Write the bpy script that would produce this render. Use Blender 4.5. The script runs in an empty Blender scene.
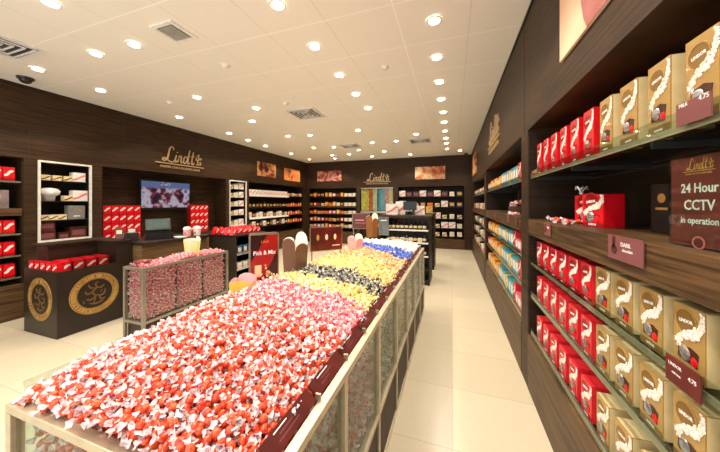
import bpy, math, random
import numpy as np
from mathutils import Matrix, Vector, Euler
random.seed(7)
R = math.radians; PI = math.pi
scene = bpy.context.scene
col = scene.collection

# ------------------------------------------------------------------ materials
MATS = {}
def nodes_of(name):
    m = bpy.data.materials.new(name); m.use_nodes = True
    nt = m.node_tree; nt.nodes.clear()
    return m, nt
def lin(c):
    return tuple((x/12.92 if x <= .04045 else ((x+.055)/1.055)**2.4) for x in [v/255 for v in c]) + (1,)
def mat(name, rgb, rough=.5, metal=0., spec=.5, vary=0., scale=20., rgb2=None, emit=None, estr=0., bump=0., stretch=(1,1,1), coat=0., sss=0.):
    if name in MATS: return MATS[name]
    m, nt = nodes_of(name)
    o = nt.nodes.new('ShaderNodeOutputMaterial'); p = nt.nodes.new('ShaderNodeBsdfPrincipled')
    nt.links.new(p.outputs[0], o.inputs[0])
    p.inputs['Base Color'].default_value = lin(rgb)
    p.inputs['Roughness'].default_value = rough; p.inputs['Metallic'].default_value = metal
    p.inputs['Specular IOR Level'].default_value = spec; p.inputs['Coat Weight'].default_value = coat
    if emit: p.inputs['Emission Color'].default_value = lin(emit); p.inputs['Emission Strength'].default_value = estr
    g = nt.nodes.new('ShaderNodeNewGeometry'); mp = nt.nodes.new('ShaderNodeMapping'); mp.inputs['Scale'].default_value = stretch
    n = nt.nodes.new('ShaderNodeTexNoise'); n.inputs['Scale'].default_value = scale; n.inputs['Detail'].default_value = 3
    nt.links.new(g.outputs['Position'], mp.inputs[0]); nt.links.new(mp.outputs[0], n.inputs['Vector'])
    if rgb2 is None:
        k = vary if vary else .06
        rgb2 = tuple(max(0, v*(1-k)) for v in rgb)
    r = nt.nodes.new('ShaderNodeValToRGB')
    r.color_ramp.elements[0].position = .38; r.color_ramp.elements[1].position = .62
    r.color_ramp.elements[0].color = lin(rgb2); r.color_ramp.elements[1].color = lin(rgb)
    nt.links.new(n.outputs['Fac'], r.inputs[0]); nt.links.new(r.outputs[0], p.inputs['Base Color'])
    if bump:
        b = nt.nodes.new('ShaderNodeBump'); b.inputs['Strength'].default_value = bump; b.inputs['Distance'].default_value = .01
        nt.links.new(n.outputs['Fac'], b.inputs['Height']); nt.links.new(b.outputs[0], p.inputs['Normal'])
    MATS[name] = m
    return m
def glass_mat(name, tint, refl=1.0):
    m, nt = nodes_of(name)
    o = nt.nodes.new('ShaderNodeOutputMaterial'); mx = nt.nodes.new('ShaderNodeMixShader')
    t = nt.nodes.new('ShaderNodeBsdfTransparent'); g = nt.nodes.new('ShaderNodeBsdfGlossy'); f = nt.nodes.new('ShaderNodeMath')
    lw = nt.nodes.new('ShaderNodeLayerWeight'); pw = nt.nodes.new('ShaderNodeMath'); pw.operation = 'POWER'; pw.inputs[1].default_value = 4.
    nt.links.new(lw.outputs['Facing'], pw.inputs[0]); f.operation = 'MULTIPLY_ADD'; f.inputs[1].default_value = .5*refl; f.inputs[2].default_value = .03*refl; nt.links.new(pw.outputs[0], f.inputs[0]); lw.inputs[0].default_value = .5
    t.inputs[0].default_value = lin(tint); g.inputs['Roughness'].default_value = .03
    nt.links.new(f.outputs[0], mx.inputs[0]); nt.links.new(t.outputs[0], mx.inputs[1]); nt.links.new(g.outputs[0], mx.inputs[2])
    nt.links.new(mx.outputs[0], o.inputs[0]); MATS[name] = m
    return m
def print_mat(name, cols, scale=5., dist=2., emit=0., wave=False, rough=.4, detail=2.):
    """a printed picture: soft coloured shapes"""
    m, nt = nodes_of(name)
    o = nt.nodes.new('ShaderNodeOutputMaterial'); p = nt.nodes.new('ShaderNodeBsdfPrincipled'); nt.links.new(p.outputs[0], o.inputs[0])
    p.inputs['Roughness'].default_value = rough
    g = nt.nodes.new('ShaderNodeNewGeometry')
    n = nt.nodes.new('ShaderNodeTexNoise'); n.inputs['Scale'].default_value = scale; n.inputs['Distortion'].default_value = dist; n.inputs['Detail'].default_value = detail
    nt.links.new(g.outputs['Position'], n.inputs['Vector'])
    r = nt.nodes.new('ShaderNodeValToRGB'); e = r.color_ramp.elements
    k = len(cols)
    for i, c in enumerate(cols):
        pos = .3 + .4*i/(k-1)
        if i == 0: e[0].position = pos; e[0].color = lin(c)
        elif i == 1: e[1].position = pos; e[1].color = lin(c)
        else:
            q = e.new(pos); q.color = lin(c)
    nt.links.new(n.outputs['Fac'], r.inputs[0]); nt.links.new(r.outputs[0], p.inputs['Base Color'])
    if emit:
        nt.links.new(r.outputs[0], p.inputs['Emission Color']); p.inputs['Emission Strength'].default_value = emit
    MATS[name] = m
    return m
def wood_mat(name, a, b, axis='Y', rough=.38, sc=1.):
    st = {'X': (2*sc, 60*sc, 60*sc), 'Y': (60*sc, 2*sc, 60*sc), 'Z': (60*sc, 60*sc, 2*sc), 'H': (2.5*sc, 2.5*sc, 75*sc)}[axis]
    m = mat(name, a, rough=rough, rgb2=b, scale=1.0, stretch=st, bump=.05, spec=.22)
    return m
wood = wood_mat('dark_wood', (68, 46, 27), (40, 27, 15), 'H', rough=.5)
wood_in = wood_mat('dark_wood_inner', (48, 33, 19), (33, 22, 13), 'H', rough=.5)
wood_tan = wood_mat('tan_wood', (112, 86, 56), (88, 66, 42), 'H')
wood_deck = wood_mat('deck_wood', (100, 72, 44), (58, 41, 25), 'H', rough=.45)
brown_pan = mat('brown_panel', (42, 30, 21), .4, vary=.15, scale=4)
black = mat('black_plastic', (18, 17, 17), .35)
darkgrey = mat('dark_grey', (48, 47, 46), .4)
steel = mat('steel', (196, 188, 170), .3, metal=.85)
champ = mat('champagne_metal', (205, 190, 160), .32, metal=.55)
grey_frame = mat('grey_frame', (150, 140, 122), .35, metal=.5)
whitep = mat('white_paint', (240, 238, 232), .5)
white_card = mat('white_card', (238, 232, 222), .45)
cream = mat('cream_card', (232, 208, 160), .45)
ledframe = mat('white_cabinet_frame', (225, 218, 205), .4)
glass = glass_mat('clear_glass', (236, 244, 240))
glass_g = glass_mat('green_glass', (222, 230, 225), 1.3)
gold = mat('gold_metal', (214, 168, 92), .3, metal=.7, vary=.12)
gold_flat = mat('gold_print', (206, 160, 84), .35, metal=.35, vary=.1)
gold_dark = mat('gold_dark_print', (146, 108, 52), .35, metal=.25)
red_c = mat('red_carton', (222, 14, 30), .3, vary=.06, coat=.3)
red_d = mat('deep_red_carton', (150, 10, 18), .35)
pinkw = mat('red_pale_print', (236, 120, 120), .35)
gold_c = mat('gold_carton', (190, 152, 88), .33, metal=.25, vary=.05, coat=.2)
gold_p = mat('pale_gold_flank', (228, 204, 150), .38, metal=.1, vary=.04)
swoosh = mat('white_swirl_print', (250, 244, 234), .4, rgb2=(214, 196, 176), scale=160)
choc = mat('chocolate', (74, 36, 22), .3, vary=.2)
choc_red = mat('maroon_card', (104, 34, 30), .4, vary=.12, scale=8)
mauve = mat('mauve_card', (128, 72, 72), .4, vary=.06)
silver = mat('silver_foil', (205, 205, 205), .25, metal=.8)
textw = mat('white_letter', (250, 248, 244), .5)
dark_t = mat('dark_letter', (44, 30, 20), .5)
teal = mat('teal_carton', (74, 160, 160), .4)
blue_c = mat('blue_carton', (64, 120, 176), .4)
orange_c = mat('orange_carton', (226, 120, 44), .4)
yellow_c = mat('yellow_carton', (226, 186, 70), .4)
green_c = mat('green_carton', (120, 150, 70), .4)
pink_c = mat('pink_card', (240, 178, 178), .5)
brown_c = mat('brown_carton', (86, 46, 34), .4)
brown_gloss = mat('brown_gloss_card', (112, 74, 56), .3, vary=.05)
tanleather = mat('tan_card', (150, 96, 50), .4)

# ------------------------------------------------------------------ mesh builder
class MB:
    def __init__(s): s.v = []; s.f = []; s.m = []; s.mats = []
    def mi(s, m):
        if m not in s.mats: s.mats.append(m)
        return s.mats.index(m)
    def add(s, vs, fs, m, M=None):
        k = len(s.v); i = s.mi(m)
        if M is not None: vs = [tuple(M @ Vector(v)) for v in vs]
        s.v += [tuple(v) for v in vs]
        for f in fs: s.f.append(tuple(a+k for a in f)); s.m.append(i)
        return s
    def box(s, x0, x1, y0, y1, z0, z1, m, M=None):
        vs = [(x0,y0,z0),(x1,y0,z0),(x1,y1,z0),(x0,y1,z0),(x0,y0,z1),(x1,y0,z1),(x1,y1,z1),(x0,y1,z1)]
        fs = [(0,3,2,1),(4,5,6,7),(0,1,5,4),(1,2,6,5),(2,3,7,6),(3,0,4,7)]
        return s.add(vs, fs, m, M)
    def prism(s, poly, y0, y1, m, M=None):       # poly in x,z ; extruded along y ; front at y0
        n = len(poly)
        vs = [(x, y0, z) for x, z in poly] + [(x, y1, z) for x, z in poly]
        fs = [tuple(range(n)), tuple(range(2*n-1, n-1, -1))] + [(i, i+n, (i+1) % n+n, (i+1) % n) for i in range(n)]
        return s.add(vs, fs, m, M)
    def ribbon(s, pts, w, y0, y1, m, M=None):    # flat stroke in x,z with thickness
        P = [Vector((p[0], p[1])) for p in pts]; n = len(P); Lf = []; Rt = []
        for i in range(n):
            d = (P[min(i+1, n-1)]-P[max(i-1, 0)]); d = d.normalized() if d.length > 1e-9 else Vector((1, 0))
            nn = Vector((-d.y, d.x)); ww = (w(i/(n-1)) if callable(w) else w)/2
            Lf.append(P[i]+nn*ww); Rt.append(P[i]-nn*ww)
        vs = []; fs = []
        for a, b in zip(Lf, Rt): vs += [(a.x, y0, a.y), (b.x, y0, b.y), (a.x, y1, a.y), (b.x, y1, b.y)]
        for i in range(n-1):
            k = 4*i
            fs += [(k, k+1, k+5, k+4), (k+2, k+6, k+7, k+3), (k, k+4, k+6, k+2), (k+1, k+3, k+7, k+5)]
        fs += [(0, 2, 3, 1), (4*n-4, 4*n-3, 4*n-1, 4*n-2)]
        return s.add(vs, fs, m, M)
    def ring(s, r0, r1, y0, y1, m, M=None, n=32, cx=0, cz=0, kx=1, kz=1):
        vs = []; fs = []
        for i in range(n):
            a = 2*PI*i/n; c, d = math.cos(a), math.sin(a)
            vs += [(cx+kx*r0*c, y0, cz+kz*r0*d), (cx+kx*r1*c, y0, cz+kz*r1*d), (cx+kx*r0*c, y1, cz+kz*r0*d), (cx+kx*r1*c, y1, cz+kz*r1*d)]
        for i in range(n):
            k = 4*i; j = 4*((i+1) % n)
            fs += [(k, k+1, j+1, j), (k+2, j+2, j+3, k+3), (k+1, k+3, j+3, j+1), (k, j, j+2, k+2)]
        return s.add(vs, fs, m, M)
    def disc(s, r, y0, y1, m, M=None, n=28, cx=0, cz=0, kx=1, kz=1):
        return s.prism([(cx+kx*r*math.cos(2*PI*i/n), cz+kz*r*math.sin(2*PI*i/n)) for i in range(n)], y0, y1, m, M)
    def lathe(s, prof, m, M=None, n=20, cx=0, cy=0):     # prof = [(r,z)...] about z
        vs = []; fs = []
        for r, z in prof:
            for i in range(n): vs.append((cx+r*math.cos(2*PI*i/n), cy+r*math.sin(2*PI*i/n), z))
        for k in range(len(prof)-1):
            for i in range(n):
                j = (i+1) % n; fs.append((k*n+i, k*n+j, (k+1)*n+j, (k+1)*n+i))
        fs.append(tuple(range(n-1, -1, -1))); fs.append(tuple(range((len(prof)-1)*n, len(prof)*n)))
        return s.add(vs, fs, m, M)
    def ball(s, c, r, m, k=(1,1,1), nu=8, nv=6, M=None):
        vs = [(c[0], c[1], c[2]-r*k[2])]; fs = []
        for j in range(1, nv):
            b = -PI/2+PI*j/nv
            for i in range(nu):
                a = 2*PI*i/nu; vs.append((c[0]+r*k[0]*math.cos(b)*math.cos(a), c[1]+r*k[1]*math.cos(b)*math.sin(a), c[2]+r*k[2]*math.sin(b)))
        vs.append((c[0], c[1], c[2]+r*k[2])); t = len(vs)-1
        for i in range(nu):
            j = (i+1) % nu; fs.append((0, 1+j, 1+i)); fs.append((t, 1+(nv-2)*nu+i, 1+(nv-2)*nu+j))
            for q in range(nv-2): fs.append((1+q*nu+i, 1+q*nu+j, 1+(q+1)*nu+j, 1+(q+1)*nu+i))
        return s.add(vs, fs, m, M)
    def tube(s, pts, r, m, n=6, M=None):
        P = [Vector(p) for p in pts]; vs = []; fs = []
        for i, p in enumerate(P):
            d = (P[min(i+1, len(P)-1)]-P[max(i-1, 0)]).normalized()
            u = d.cross(Vector((0, 0, 1)) if abs(d.z) < .9 else Vector((1, 0, 0))).normalized(); w = d.cross(u)
            for k in range(n): vs.append(tuple(p+u*r*math.cos(2*PI*k/n)+w*r*math.sin(2*PI*k/n)))
        for i in range(len(P)-1):
            for k in range(n):
                j = (k+1) % n; fs.append((i*n+k, i*n+j, (i+1)*n+j, (i+1)*n+k))
        fs += [tuple(range(n-1, -1, -1)), tuple(range((len(P)-1)*n, len(P)*n))]
        return s.add(vs, fs, m, M)
    def text(s, t, size, cx, cz, y, m, M=None, th=.0006, rot=0., bold=0., align='CENTER', shear=0., mirror=False):
        vs, fs = text_mesh(t, align, bold, shear)
        c, d = math.cos(rot), math.sin(rot)
        out = []
        for a, b, e in vs:
            a *= size; b *= size
            out.append((cx+a*c-b*d, y-(th if e > 0 else 0), cz+a*d+b*c))
        return s.add(out, fs, m, M)
    def logo(s, size, cx, cz, y, m, M=None, th=.001, wk=.085, crest=True, line=True, m2=None):
        for st, w in LOGO:
            pts = spline(st, 5)
            s.ribbon([(cx+(a-1.2)*size, cz+b*size) for a, b in pts], (lambda t, w=w: size*w*wk*(.55+.45*math.sin(PI*min(1, max(0, t))))), y-th, y, m, M)
        if crest:
            for st in CREST:
                s.ribbon([(cx+(a*.55+.98)*size, cz+(b*.8)*size) for a, b in spline(st, 4)], size*.8*wk, y-th, y, m2 or m, M)
        if line:
            s.box(cx-1.75*size, cx+1.75*size, y-th, y, cz-.16*size, cz-.10*size, m2 or m, M)
            s.text('MAITRE CHOCOLATIER SUISSE', size*.21, cx, cz-.42*size, y, m2 or m, M, th=th)
        return s
    def build(s, name, parent=None, bevel=0, smooth=False):
        me = bpy.data.meshes.new(name); me.from_pydata(s.v, [], s.f)
        for m in s.mats: me.materials.append(m)
        me.polygons.foreach_set('material_index', s.m)
        if smooth: me.polygons.foreach_set('use_smooth', [True]*len(s.f))
        me.update()
        o = bpy.data.objects.new(name, me); col.objects.link(o)
        if parent: o.parent = parent
        if bevel:
            b = o.modifiers.new('bevel', 'BEVEL'); b.width = bevel; b.segments = 2; b.limit_method = 'ANGLE'; b.angle_limit = R(50)
        return o
def spline(P, k=5):
    out = []
    n = len(P)
    if n == 2: return [P[0], P[1]]
    for i in range(n-1):
        p0, p1, p2, p3 = P[max(i-1, 0)], P[i], P[i+1], P[min(i+2, n-1)]
        for j in range(k):
            t = j/k
            out.append(tuple(.5*((2*p1[q])+(-p0[q]+p2[q])*t+(2*p0[q]-5*p1[q]+4*p2[q]-p3[q])*t*t+(-p0[q]+3*p1[q]-3*p2[q]+p3[q])*t**3) for q in range(2)))
    out.append(P[-1]); return out
LOGO = [([(.66,.80),(.60,.98),(.46,.98),(.36,.78),(.30,.5),(.22,.2),(.06,.04),(-.08,.08),(-.02,.2),(.16,.16),(.38,.02),(.58,.0),(.72,.14)], 1.25),
        ([(.84,.5),(.76,.18),(.79,.03),(.92,.14)], 1.1), ([(.90,.66),(.915,.72)], 1.3),
        ([(1.04,.5),(.94,.02)], 1.1), ([(.97,.25),(1.1,.47),(1.2,.44),(1.15,.15),(1.2,.02),(1.32,.14)], 1.05),
        ([(1.62,.44),(1.5,.5),(1.37,.32),(1.37,.08),(1.47,.02),(1.58,.2),(1.66,.5)], 1.05), ([(1.84,1.0),(1.7,.42),(1.66,.08),(1.74,.02),(1.82,.12)], 1.15),
        ([(2.12,.9),(2.0,.4),(1.97,.08),(2.06,.02),(2.18,.14)], 1.15), ([(1.84,.56),(2.24,.62)], .8)]
CREST = [[(.3,0),(.5,.1),(.8,.05),(1.0,.15)], [(.55,.1),(.5,.4),(.7,.6),(.6,.85),(.75,1.0)], [(.5,.4),(.3,.5),(.35,.7)], [(.7,.6),(.95,.55),(1.0,.75)], [(.6,.85),(.42,.92)], [(.75,.3),(.95,.3),(.9,.12)]]
_TC = {}
def text_mesh(t, align='CENTER', bold=0., shear=0.):
    k = (t, align, bold, shear)
    if k in _TC: return _TC[k]
    cu = bpy.data.curves.new('t', 'FONT'); cu.body = t; cu.size = 1.; cu.align_x = align; cu.extrude = .01; cu.offset = bold; cu.resolution_u = 2; cu.shear = shear
    ob = bpy.data.objects.new('t', cu); col.objects.link(ob)
    bpy.context.view_layer.update(); dg = bpy.context.evaluated_depsgraph_get()
    me = bpy.data.meshes.new_from_object(ob.evaluated_get(dg))
    vs = [tuple(v.co) for v in me.vertices]; fs = [tuple(p.vertices) for p in me.polygons]
    bpy.data.objects.remove(ob); bpy.data.meshes.remove(me); bpy.data.curves.remove(cu)
    _TC[k] = (vs, fs); return _TC[k]

def tag(o, label=None, cat=None, group=None, kind=None):
    if label: o['label'] = label
    if cat: o['category'] = cat
    if group: o['group'] = group
    if kind: o['kind'] = kind
    return o
def thing(name, label, cat, loc=(0,0,0), rz=0, group=None):
    o = bpy.data.objects.new(name, None); col.objects.link(o); o.location = loc; o.rotation_euler = (0, 0, rz); o.empty_display_size = .05
    return tag(o, label, cat, group)
def struct(name, mb, bevel=0):
    return tag(mb.build(name, bevel=bevel), kind='structure')
ORD = ['first','second','third','fourth','fifth','sixth','seventh','eighth','ninth','tenth','eleventh','twelfth','thirteenth','fourteenth','fifteenth','sixteenth','seventeenth','eighteenth','nineteenth','twentieth','twenty-first','twenty-second','twenty-third','twenty-fourth','twenty-fifth']
USED = set()
def place(proto, loc, rot, label, cat, group=None, scale=1.):
    """a copy of a prototype thing with its parts; the first use moves the prototype itself"""
    if proto.name in USED:
        o = proto.copy(); col.objects.link(o)
        for ch in proto.children:
            c = ch.copy(); c.parent = o; col.objects.link(c)
            for g in ch.children:
                d = g.copy(); d.parent = c; col.objects.link(d)
    else:
        o = proto; USED.add(proto.name)
    o.location = loc; o.rotation_euler = rot if isinstance(rot, (tuple, Euler)) else (0, 0, rot)
    if scale != 1.: o.scale = (scale,)*3 if not isinstance(scale, tuple) else scale
    for k in ('group',):
        if k in o: del o[k]
    return tag(o, label, cat, group)

# ------------------------------------------------------------------ room
XR, XL, YB, ZC, YF = .60, -5.50, 9.60, 3.15, -1.6
def floor_mat():
    m, nt = nodes_of('cream_floor_tile'); N = nt.nodes
    o = N.new('ShaderNodeOutputMaterial'); p = N.new('ShaderNodeBsdfPrincipled'); nt.links.new(p.outputs[0], o.inputs[0])
    g = N.new('ShaderNodeNewGeometry'); b = N.new('ShaderNodeTexBrick'); b.offset = 0.; b.inputs['Scale'].default_value = 1.
    b.inputs['Brick Width'].default_value = .6; b.inputs['Row Height'].default_value = .6; b.inputs['Mortar Size'].default_value = .003
    b.inputs['Color1'].default_value = lin((208, 194, 168)); b.inputs['Color2'].default_value = lin((202, 187, 160)); b.inputs['Mortar'].default_value = lin((180, 168, 144))
    n = N.new('ShaderNodeTexNoise'); mp = N.new('ShaderNodeMapping'); mp.inputs['Scale'].default_value = (30, 3, 1)
    mx = N.new('ShaderNodeMixRGB'); mx.blend_type = 'MULTIPLY'; mx.inputs[0].default_value = .12
    nt.links.new(g.outputs['Position'], b.inputs['Vector']); nt.links.new(g.outputs['Position'], mp.inputs[0]); nt.links.new(mp.outputs[0], n.inputs['Vector'])
    nt.links.new(b.outputs['Color'], mx.inputs[1]); nt.links.new(n.outputs['Color'], mx.inputs[2]); nt.links.new(mx.outputs[0], p.inputs['Base Color'])
    p.inputs['Roughness'].default_value = .22; p.inputs['Specular IOR Level'].default_value = .35
    return m
def ceil_mat():
    m, nt = nodes_of('ceiling_tile'); N = nt.nodes
    o = N.new('ShaderNodeOutputMaterial'); p = N.new('ShaderNodeBsdfPrincipled'); nt.links.new(p.outputs[0], o.inputs[0])
    g = N.new('ShaderNodeNewGeometry'); mp = N.new('ShaderNodeMapping'); mp.inputs['Location'].default_value = (.455, -.292, 0)
    nt.links.new(g.outputs['Position'], mp.inputs[0]); B = []
    for bw, rh, ms in ((50., .62, .007), (.6, 50., .003)):
        b = N.new('ShaderNodeTexBrick'); b.offset = 0.; b.inputs['Scale'].default_value = 1.; b.inputs['Brick Width'].default_value = bw; b.inputs['Row Height'].default_value = rh
        b.inputs['Mortar Size'].default_value = ms; b.inputs['Mortar Smooth'].default_value = .2; nt.links.new(mp.outputs[0], b.inputs['Vector']); B.append(b)
    a = N.new('ShaderNodeMixRGB'); a.inputs[1].default_value = lin((240, 236, 226)); a.inputs[2].default_value = lin((216, 210, 196)); nt.links.new(B[1].outputs['Fac'], a.inputs[0])
    c = N.new('ShaderNodeMixRGB'); c.inputs[2].default_value = lin((252, 251, 246)); nt.links.new(a.outputs[0], c.inputs[1]); nt.links.new(B[0].outputs['Fac'], c.inputs[0])
    nt.links.new(c.outputs[0], p.inputs['Base Color'])
    p.inputs['Roughness'].default_value = .6
    return m
DEP = .45
struct('floor', MB().box(XL-.7, XR+.7, YF, YB+.7, -.1, 0, floor_mat()))
struct('ceiling', MB().box(XL-.7, XR+.7, YF, YB+.7, ZC, ZC+.1, ceil_mat()))
TOP = 2.16
# bays: (lo, hi) along each wall
RB = [(-.15, 2.60), (2.83, 5.60), (5.83, 8.90)]
LB = [(.60, 2.01)]
w = MB()
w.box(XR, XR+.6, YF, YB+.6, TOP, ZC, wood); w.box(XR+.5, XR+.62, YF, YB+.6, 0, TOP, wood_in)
for a, b in [(YF, RB[0][0]), (RB[0][1], RB[1][0]), (RB[1][1], RB[2][0]), (RB[2][1], YB)]: w.box(XR, XR+.5, a, b, 0, TOP, wood)
w.box(XR-.0015, XR, -.02, -.015, 0, ZC, dark_t)
struct('wall_right', w)
LOPEN = [(.60, 2.01), (2.13, 2.75), (2.88, 5.48), (5.58, 6.22), (6.30, 9.28)]
w = MB()
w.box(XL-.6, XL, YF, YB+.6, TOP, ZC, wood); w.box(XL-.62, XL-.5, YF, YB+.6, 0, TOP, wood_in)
prev = YF
for a, b in LOPEN + [(YB, YB)]: w.box(XL-.5, XL, prev, a, 0, TOP, wood); prev = b
w.box(XL-.5, XL, 2.13, 2.75, 0, .98, wood); w.box(XL-.5, XL, 5.58, 6.22, 0, .92, wood)
struct('wall_left', w)
BOPEN = [(-5.44, -3.40), (-3.26, -2.00), (-1.84, .38)]
w = MB()
w.box(XL-.0, XR, YB, YB+.6, TOP-.04, ZC, wood); w.box(XL, XR, YB+.5, YB+.62, 0, TOP, wood_in)
prev = XL
for a, b in BOPEN + [(XR, XR)]: w.box(prev, a, YB, YB+.5, 0, TOP-.04, wood); prev = b
struct('wall_back', w)
# thin joints between the fascia panels are shallow strips
for i, (nm, mb) in enumerate([('trim_1', MB().box(XR-.002, XR, 2.715, 2.72, TOP, ZC, dark_t)), ('trim_2', MB().box(XR-.012, XR, -.15, 9.6, ZC-.02, ZC-.001, black)),
                              ('trim_3', MB().box(XL, XL+.012, YF, 9.6, ZC-.02, ZC-.001, black)), ('trim_4', MB().box(XL+.013, XR-.013, YB-.012, YB, ZC-.02, ZC-.001, black)),
                              ('trim_5', MB().box(XL, XL+.002, 2.06, 2.065, TOP, ZC, dark_t)), ('trim_6', MB().box(XL, XL+.002, 3.2, 3.205, TOP, ZC, dark_t))]):
    struct(nm, mb)

# ------------------------------------------------------------------ frames on the walls
class Frame:
    """local x along the wall, y into the wall, z up"""
    def __init__(s, ox, oy, rz): s.ox, s.oy, s.rz = ox, oy, rz
    def W(s, x, y, z):
        c, d = math.cos(s.rz), math.sin(s.rz)
        return (s.ox+x*c-y*d, s.oy+x*d+y*c, z)
def FR(yhi): return Frame(XR, yhi, -PI/2)
def FL(ylo): return Frame(XL, ylo, PI/2)
def FB(xlo): return Frame(xlo, YB, 0)

def bay(F, w, label, shelves, deck=(1.29, 1.42), plinth=.46, group=None, depth=.45, glass_shelves=True, lip=True, header=0):
    t = thing('shelving_bay', label, 'shelving', F.W(0, 0, 0), F.rz)
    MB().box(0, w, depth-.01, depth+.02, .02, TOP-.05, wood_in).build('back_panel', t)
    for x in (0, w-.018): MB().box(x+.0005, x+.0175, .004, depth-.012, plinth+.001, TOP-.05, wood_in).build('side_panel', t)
    MB().box(0.001, w-.001, -.003, depth-.012, .0, plinth, wood_deck).build('plinth', t, bevel=.003)
    if deck: MB().box(.019, w-.019, -.003, depth-.012, deck[0], deck[1], wood_deck).build('deck', t, bevel=.003)
    for z in shelves:
        if glass_shelves:
            g = MB().box(.02, w-.02, .02, depth-.06, z-.010, z, glass_g).build('glass_shelf', t)
            if lip:
                MB().box(.02, w-.02, .010, .016, z-.014, z+.040, glass).build('glass_lip', g)
                MB().box(.02, w-.02, .0165, .022, z-.018, z+.002, champ).build('edge_strip', g)
            b = MB().box(.03, w-.03, depth-.03, depth-.013, z-.032, z-.02, darkgrey)
            for k in range(int(w/.7)+2):
                x = .03+(w-.06)*k/(int(w/.7)+1)
                b.box(x-.006, x+.006, .06, depth-.03, z-.032, z-.0105, darkgrey)
            b.build('bracket', g)
        else:
            MB().box(.02, w-.02, .01, depth-.012, z-.025, z, wood_in).build('shelf', t)
    return t

# ------------------------------------------------------------------ product prototypes (front = local -y, origin at base centre front)
def lindor_box(name, w, h, d, base, flank, dark, accent):
    m = MB()
    m.box(-w/2, w/2, 0, d, 0, h, base)
    e = .0012
    m.box(-w/2+.003, w/2-.003, .004, d-.004, h, h+e, flank)                          # top
    m.box(w/2, w/2+e, .004, d-.002, .002, h-.002, flank)                             # flank toward local +x
    m.disc(w*.36, -e, 0, dark, cx=-w*.06, cz=h*.76, kx=1, kz=.95)
    m.ring(w*.33, w*.36, -2*e, -e, base, cx=-w*.06, cz=h*.76, kx=1, kz=.95, n=28)
    m.text('LINDOR', w*.12, -w*.06, h*.75, -e, textw, rot=.10, th=.0008, bold=.02)
    m.box(-w/2+.001, w/2-.001, -e*.6, 0, .001, h*.13, dark)
    m.text('LINDOR', w*.10, 0, h*.05, -e*.6, textw, th=.0008)
    pic = [(-.30,.20),(.28,.17),(.34,.38),(.1,.42),(-.32,.38)]
    m.prism([(a*w, b*h) for a, b in pic], -e*1.2, 0, accent)
    m.ball((-w*.10, -e, h*.30), w*.19, silver, k=(1,.22,1)); m.ball((w*.20, -e, h*.24), w*.12, red_c, k=(1,.22,1)); m.ball((-w*.25, -e, h*.24), w*.09, choc, k=(1,.22,1))
    rs = random.Random(3)
    for t, (a, b) in enumerate(spline([(.47,.93),(.40,.78),(.18,.62),(-.12,.56),(-.34,.46),(-.30,.38)], 4)):   # the white stream of truffles
        for q in range(5):
            rr = w*(.046+.03*math.sin(t*.2))
            m.ball((min(w*.47, a*w+rs.uniform(-.08,.08)*w), -e, b*h+rs.uniform(-.05,.05)*h), rr, swoosh, k=(1,.35,.8), nu=6, nv=4)
    return m.build(name)
gold_box = lindor_box('gold_truffle_box', .105, .235, .10, gold_c, gold_p, gold_dark, choc)
red_box = lindor_box('red_truffle_box', .105, .235, .10, red_c, red_c, red_d, red_d)
gold_box_s = lindor_box('gold_truffle_box', .112, .195, .10, gold_c, gold_p, gold_dark, choc)
red_box_s = lindor_box('red_truffle_box', .112, .185, .10, red_c, mat('light_red_flank', (226, 44, 54), .35), red_d, red_d)
red_gift = lindor_box('red_gift_carton', .155, .175, .10, red_c, red_c, red_d, red_d)
def simple_box(name, w, h, d, base, band=None, face=None, lid=None):
    m = MB().box(-w/2, w/2, 0, d, 0, h, base)
    if lid: m.box(-w/2-.002, w/2+.002, -.002, d+.002, h*.72, h+.001, lid)
    if face: m.box(-w*.38, w*.38, -.0015, 0, h*.25, h*.8, face)
    if band: m.ribbon([(-w*.48, h*.2), (-w*.1, h*.35), (w*.2, h*.6), (w*.46, h*.72)], w*.16, -.002, 0, band)
    return m.build(name)
m = MB().box(-.0525, .0525, 0, .10, 0, .115, red_d); m.box(-.049, .049, -.001, 0, .004, .111, red_c); m.box(-.049, .049, .003, .097, .115, .116, red_c); m.box(.0525, .0535, .004, .096, .004, .111, red_c)
m.ribbon(spline([(-.040,.045),(-.015,.055),(.008,.075),(.040,.084)], 4), lambda t: .012+.012*math.sin(PI*t), -.002, -.001, swoosh)
small_red = m.build('small_red_box')
P_white = simple_box('white_gift_box', .16, .15, .10, white_card, band=pinkw)
P_white2 = simple_box('white_box', .11, .11, .09, white_card, face=cream)
P_brown = simple_box('brown_gift_box', .14, .12, .10, brown_c, face=mauve, lid=choc)
P_cream = simple_box('cream_box', .11, .09, .10, cream, band=choc)
P_orange = simple_box('orange_box', .13, .10, .10, orange_c, band=red_c)
P_red2 = simple_box('red_box', .10, .12, .08, red_c, face=white_card)
P_teal = simple_box('teal_box', .10, .15, .10, teal, face=white_card)
P_blue = simple_box('blue_box', .10, .15, .10, blue_c, face=cream)
P_yellow = simple_box('yellow_box', .10, .14, .10, yellow_c, band=white_card)
P_or2 = simple_box('orange_carton', .10, .14, .10, orange_c, face=yellow_c)
P_pinkbox = simple_box('pink_box', .11, .12, .08, mat('rose_carton', (206, 96, 104), .4), face=white_card)
P_green = simple_box('green_box', .11, .11, .08, mat('sage_carton', (160, 176, 130), .4), face=white_card)
P_dark = simple_box('dark_chocolate_box', .13, .12, .08, choc, face=gold_flat)
def bottle():
    m = MB().lathe([(.028,0),(.03,.01),(.03,.11),(.012,.15),(.011,.18),(.014,.181),(.014,.2)], mat('dark_bottle', (34, 22, 18), .15), n=12)
    m.lathe([(.0305,.035),(.0305,.09)], cream, n=12); return m.build('chocolate_jar')
P_bottle = bottle()
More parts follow.
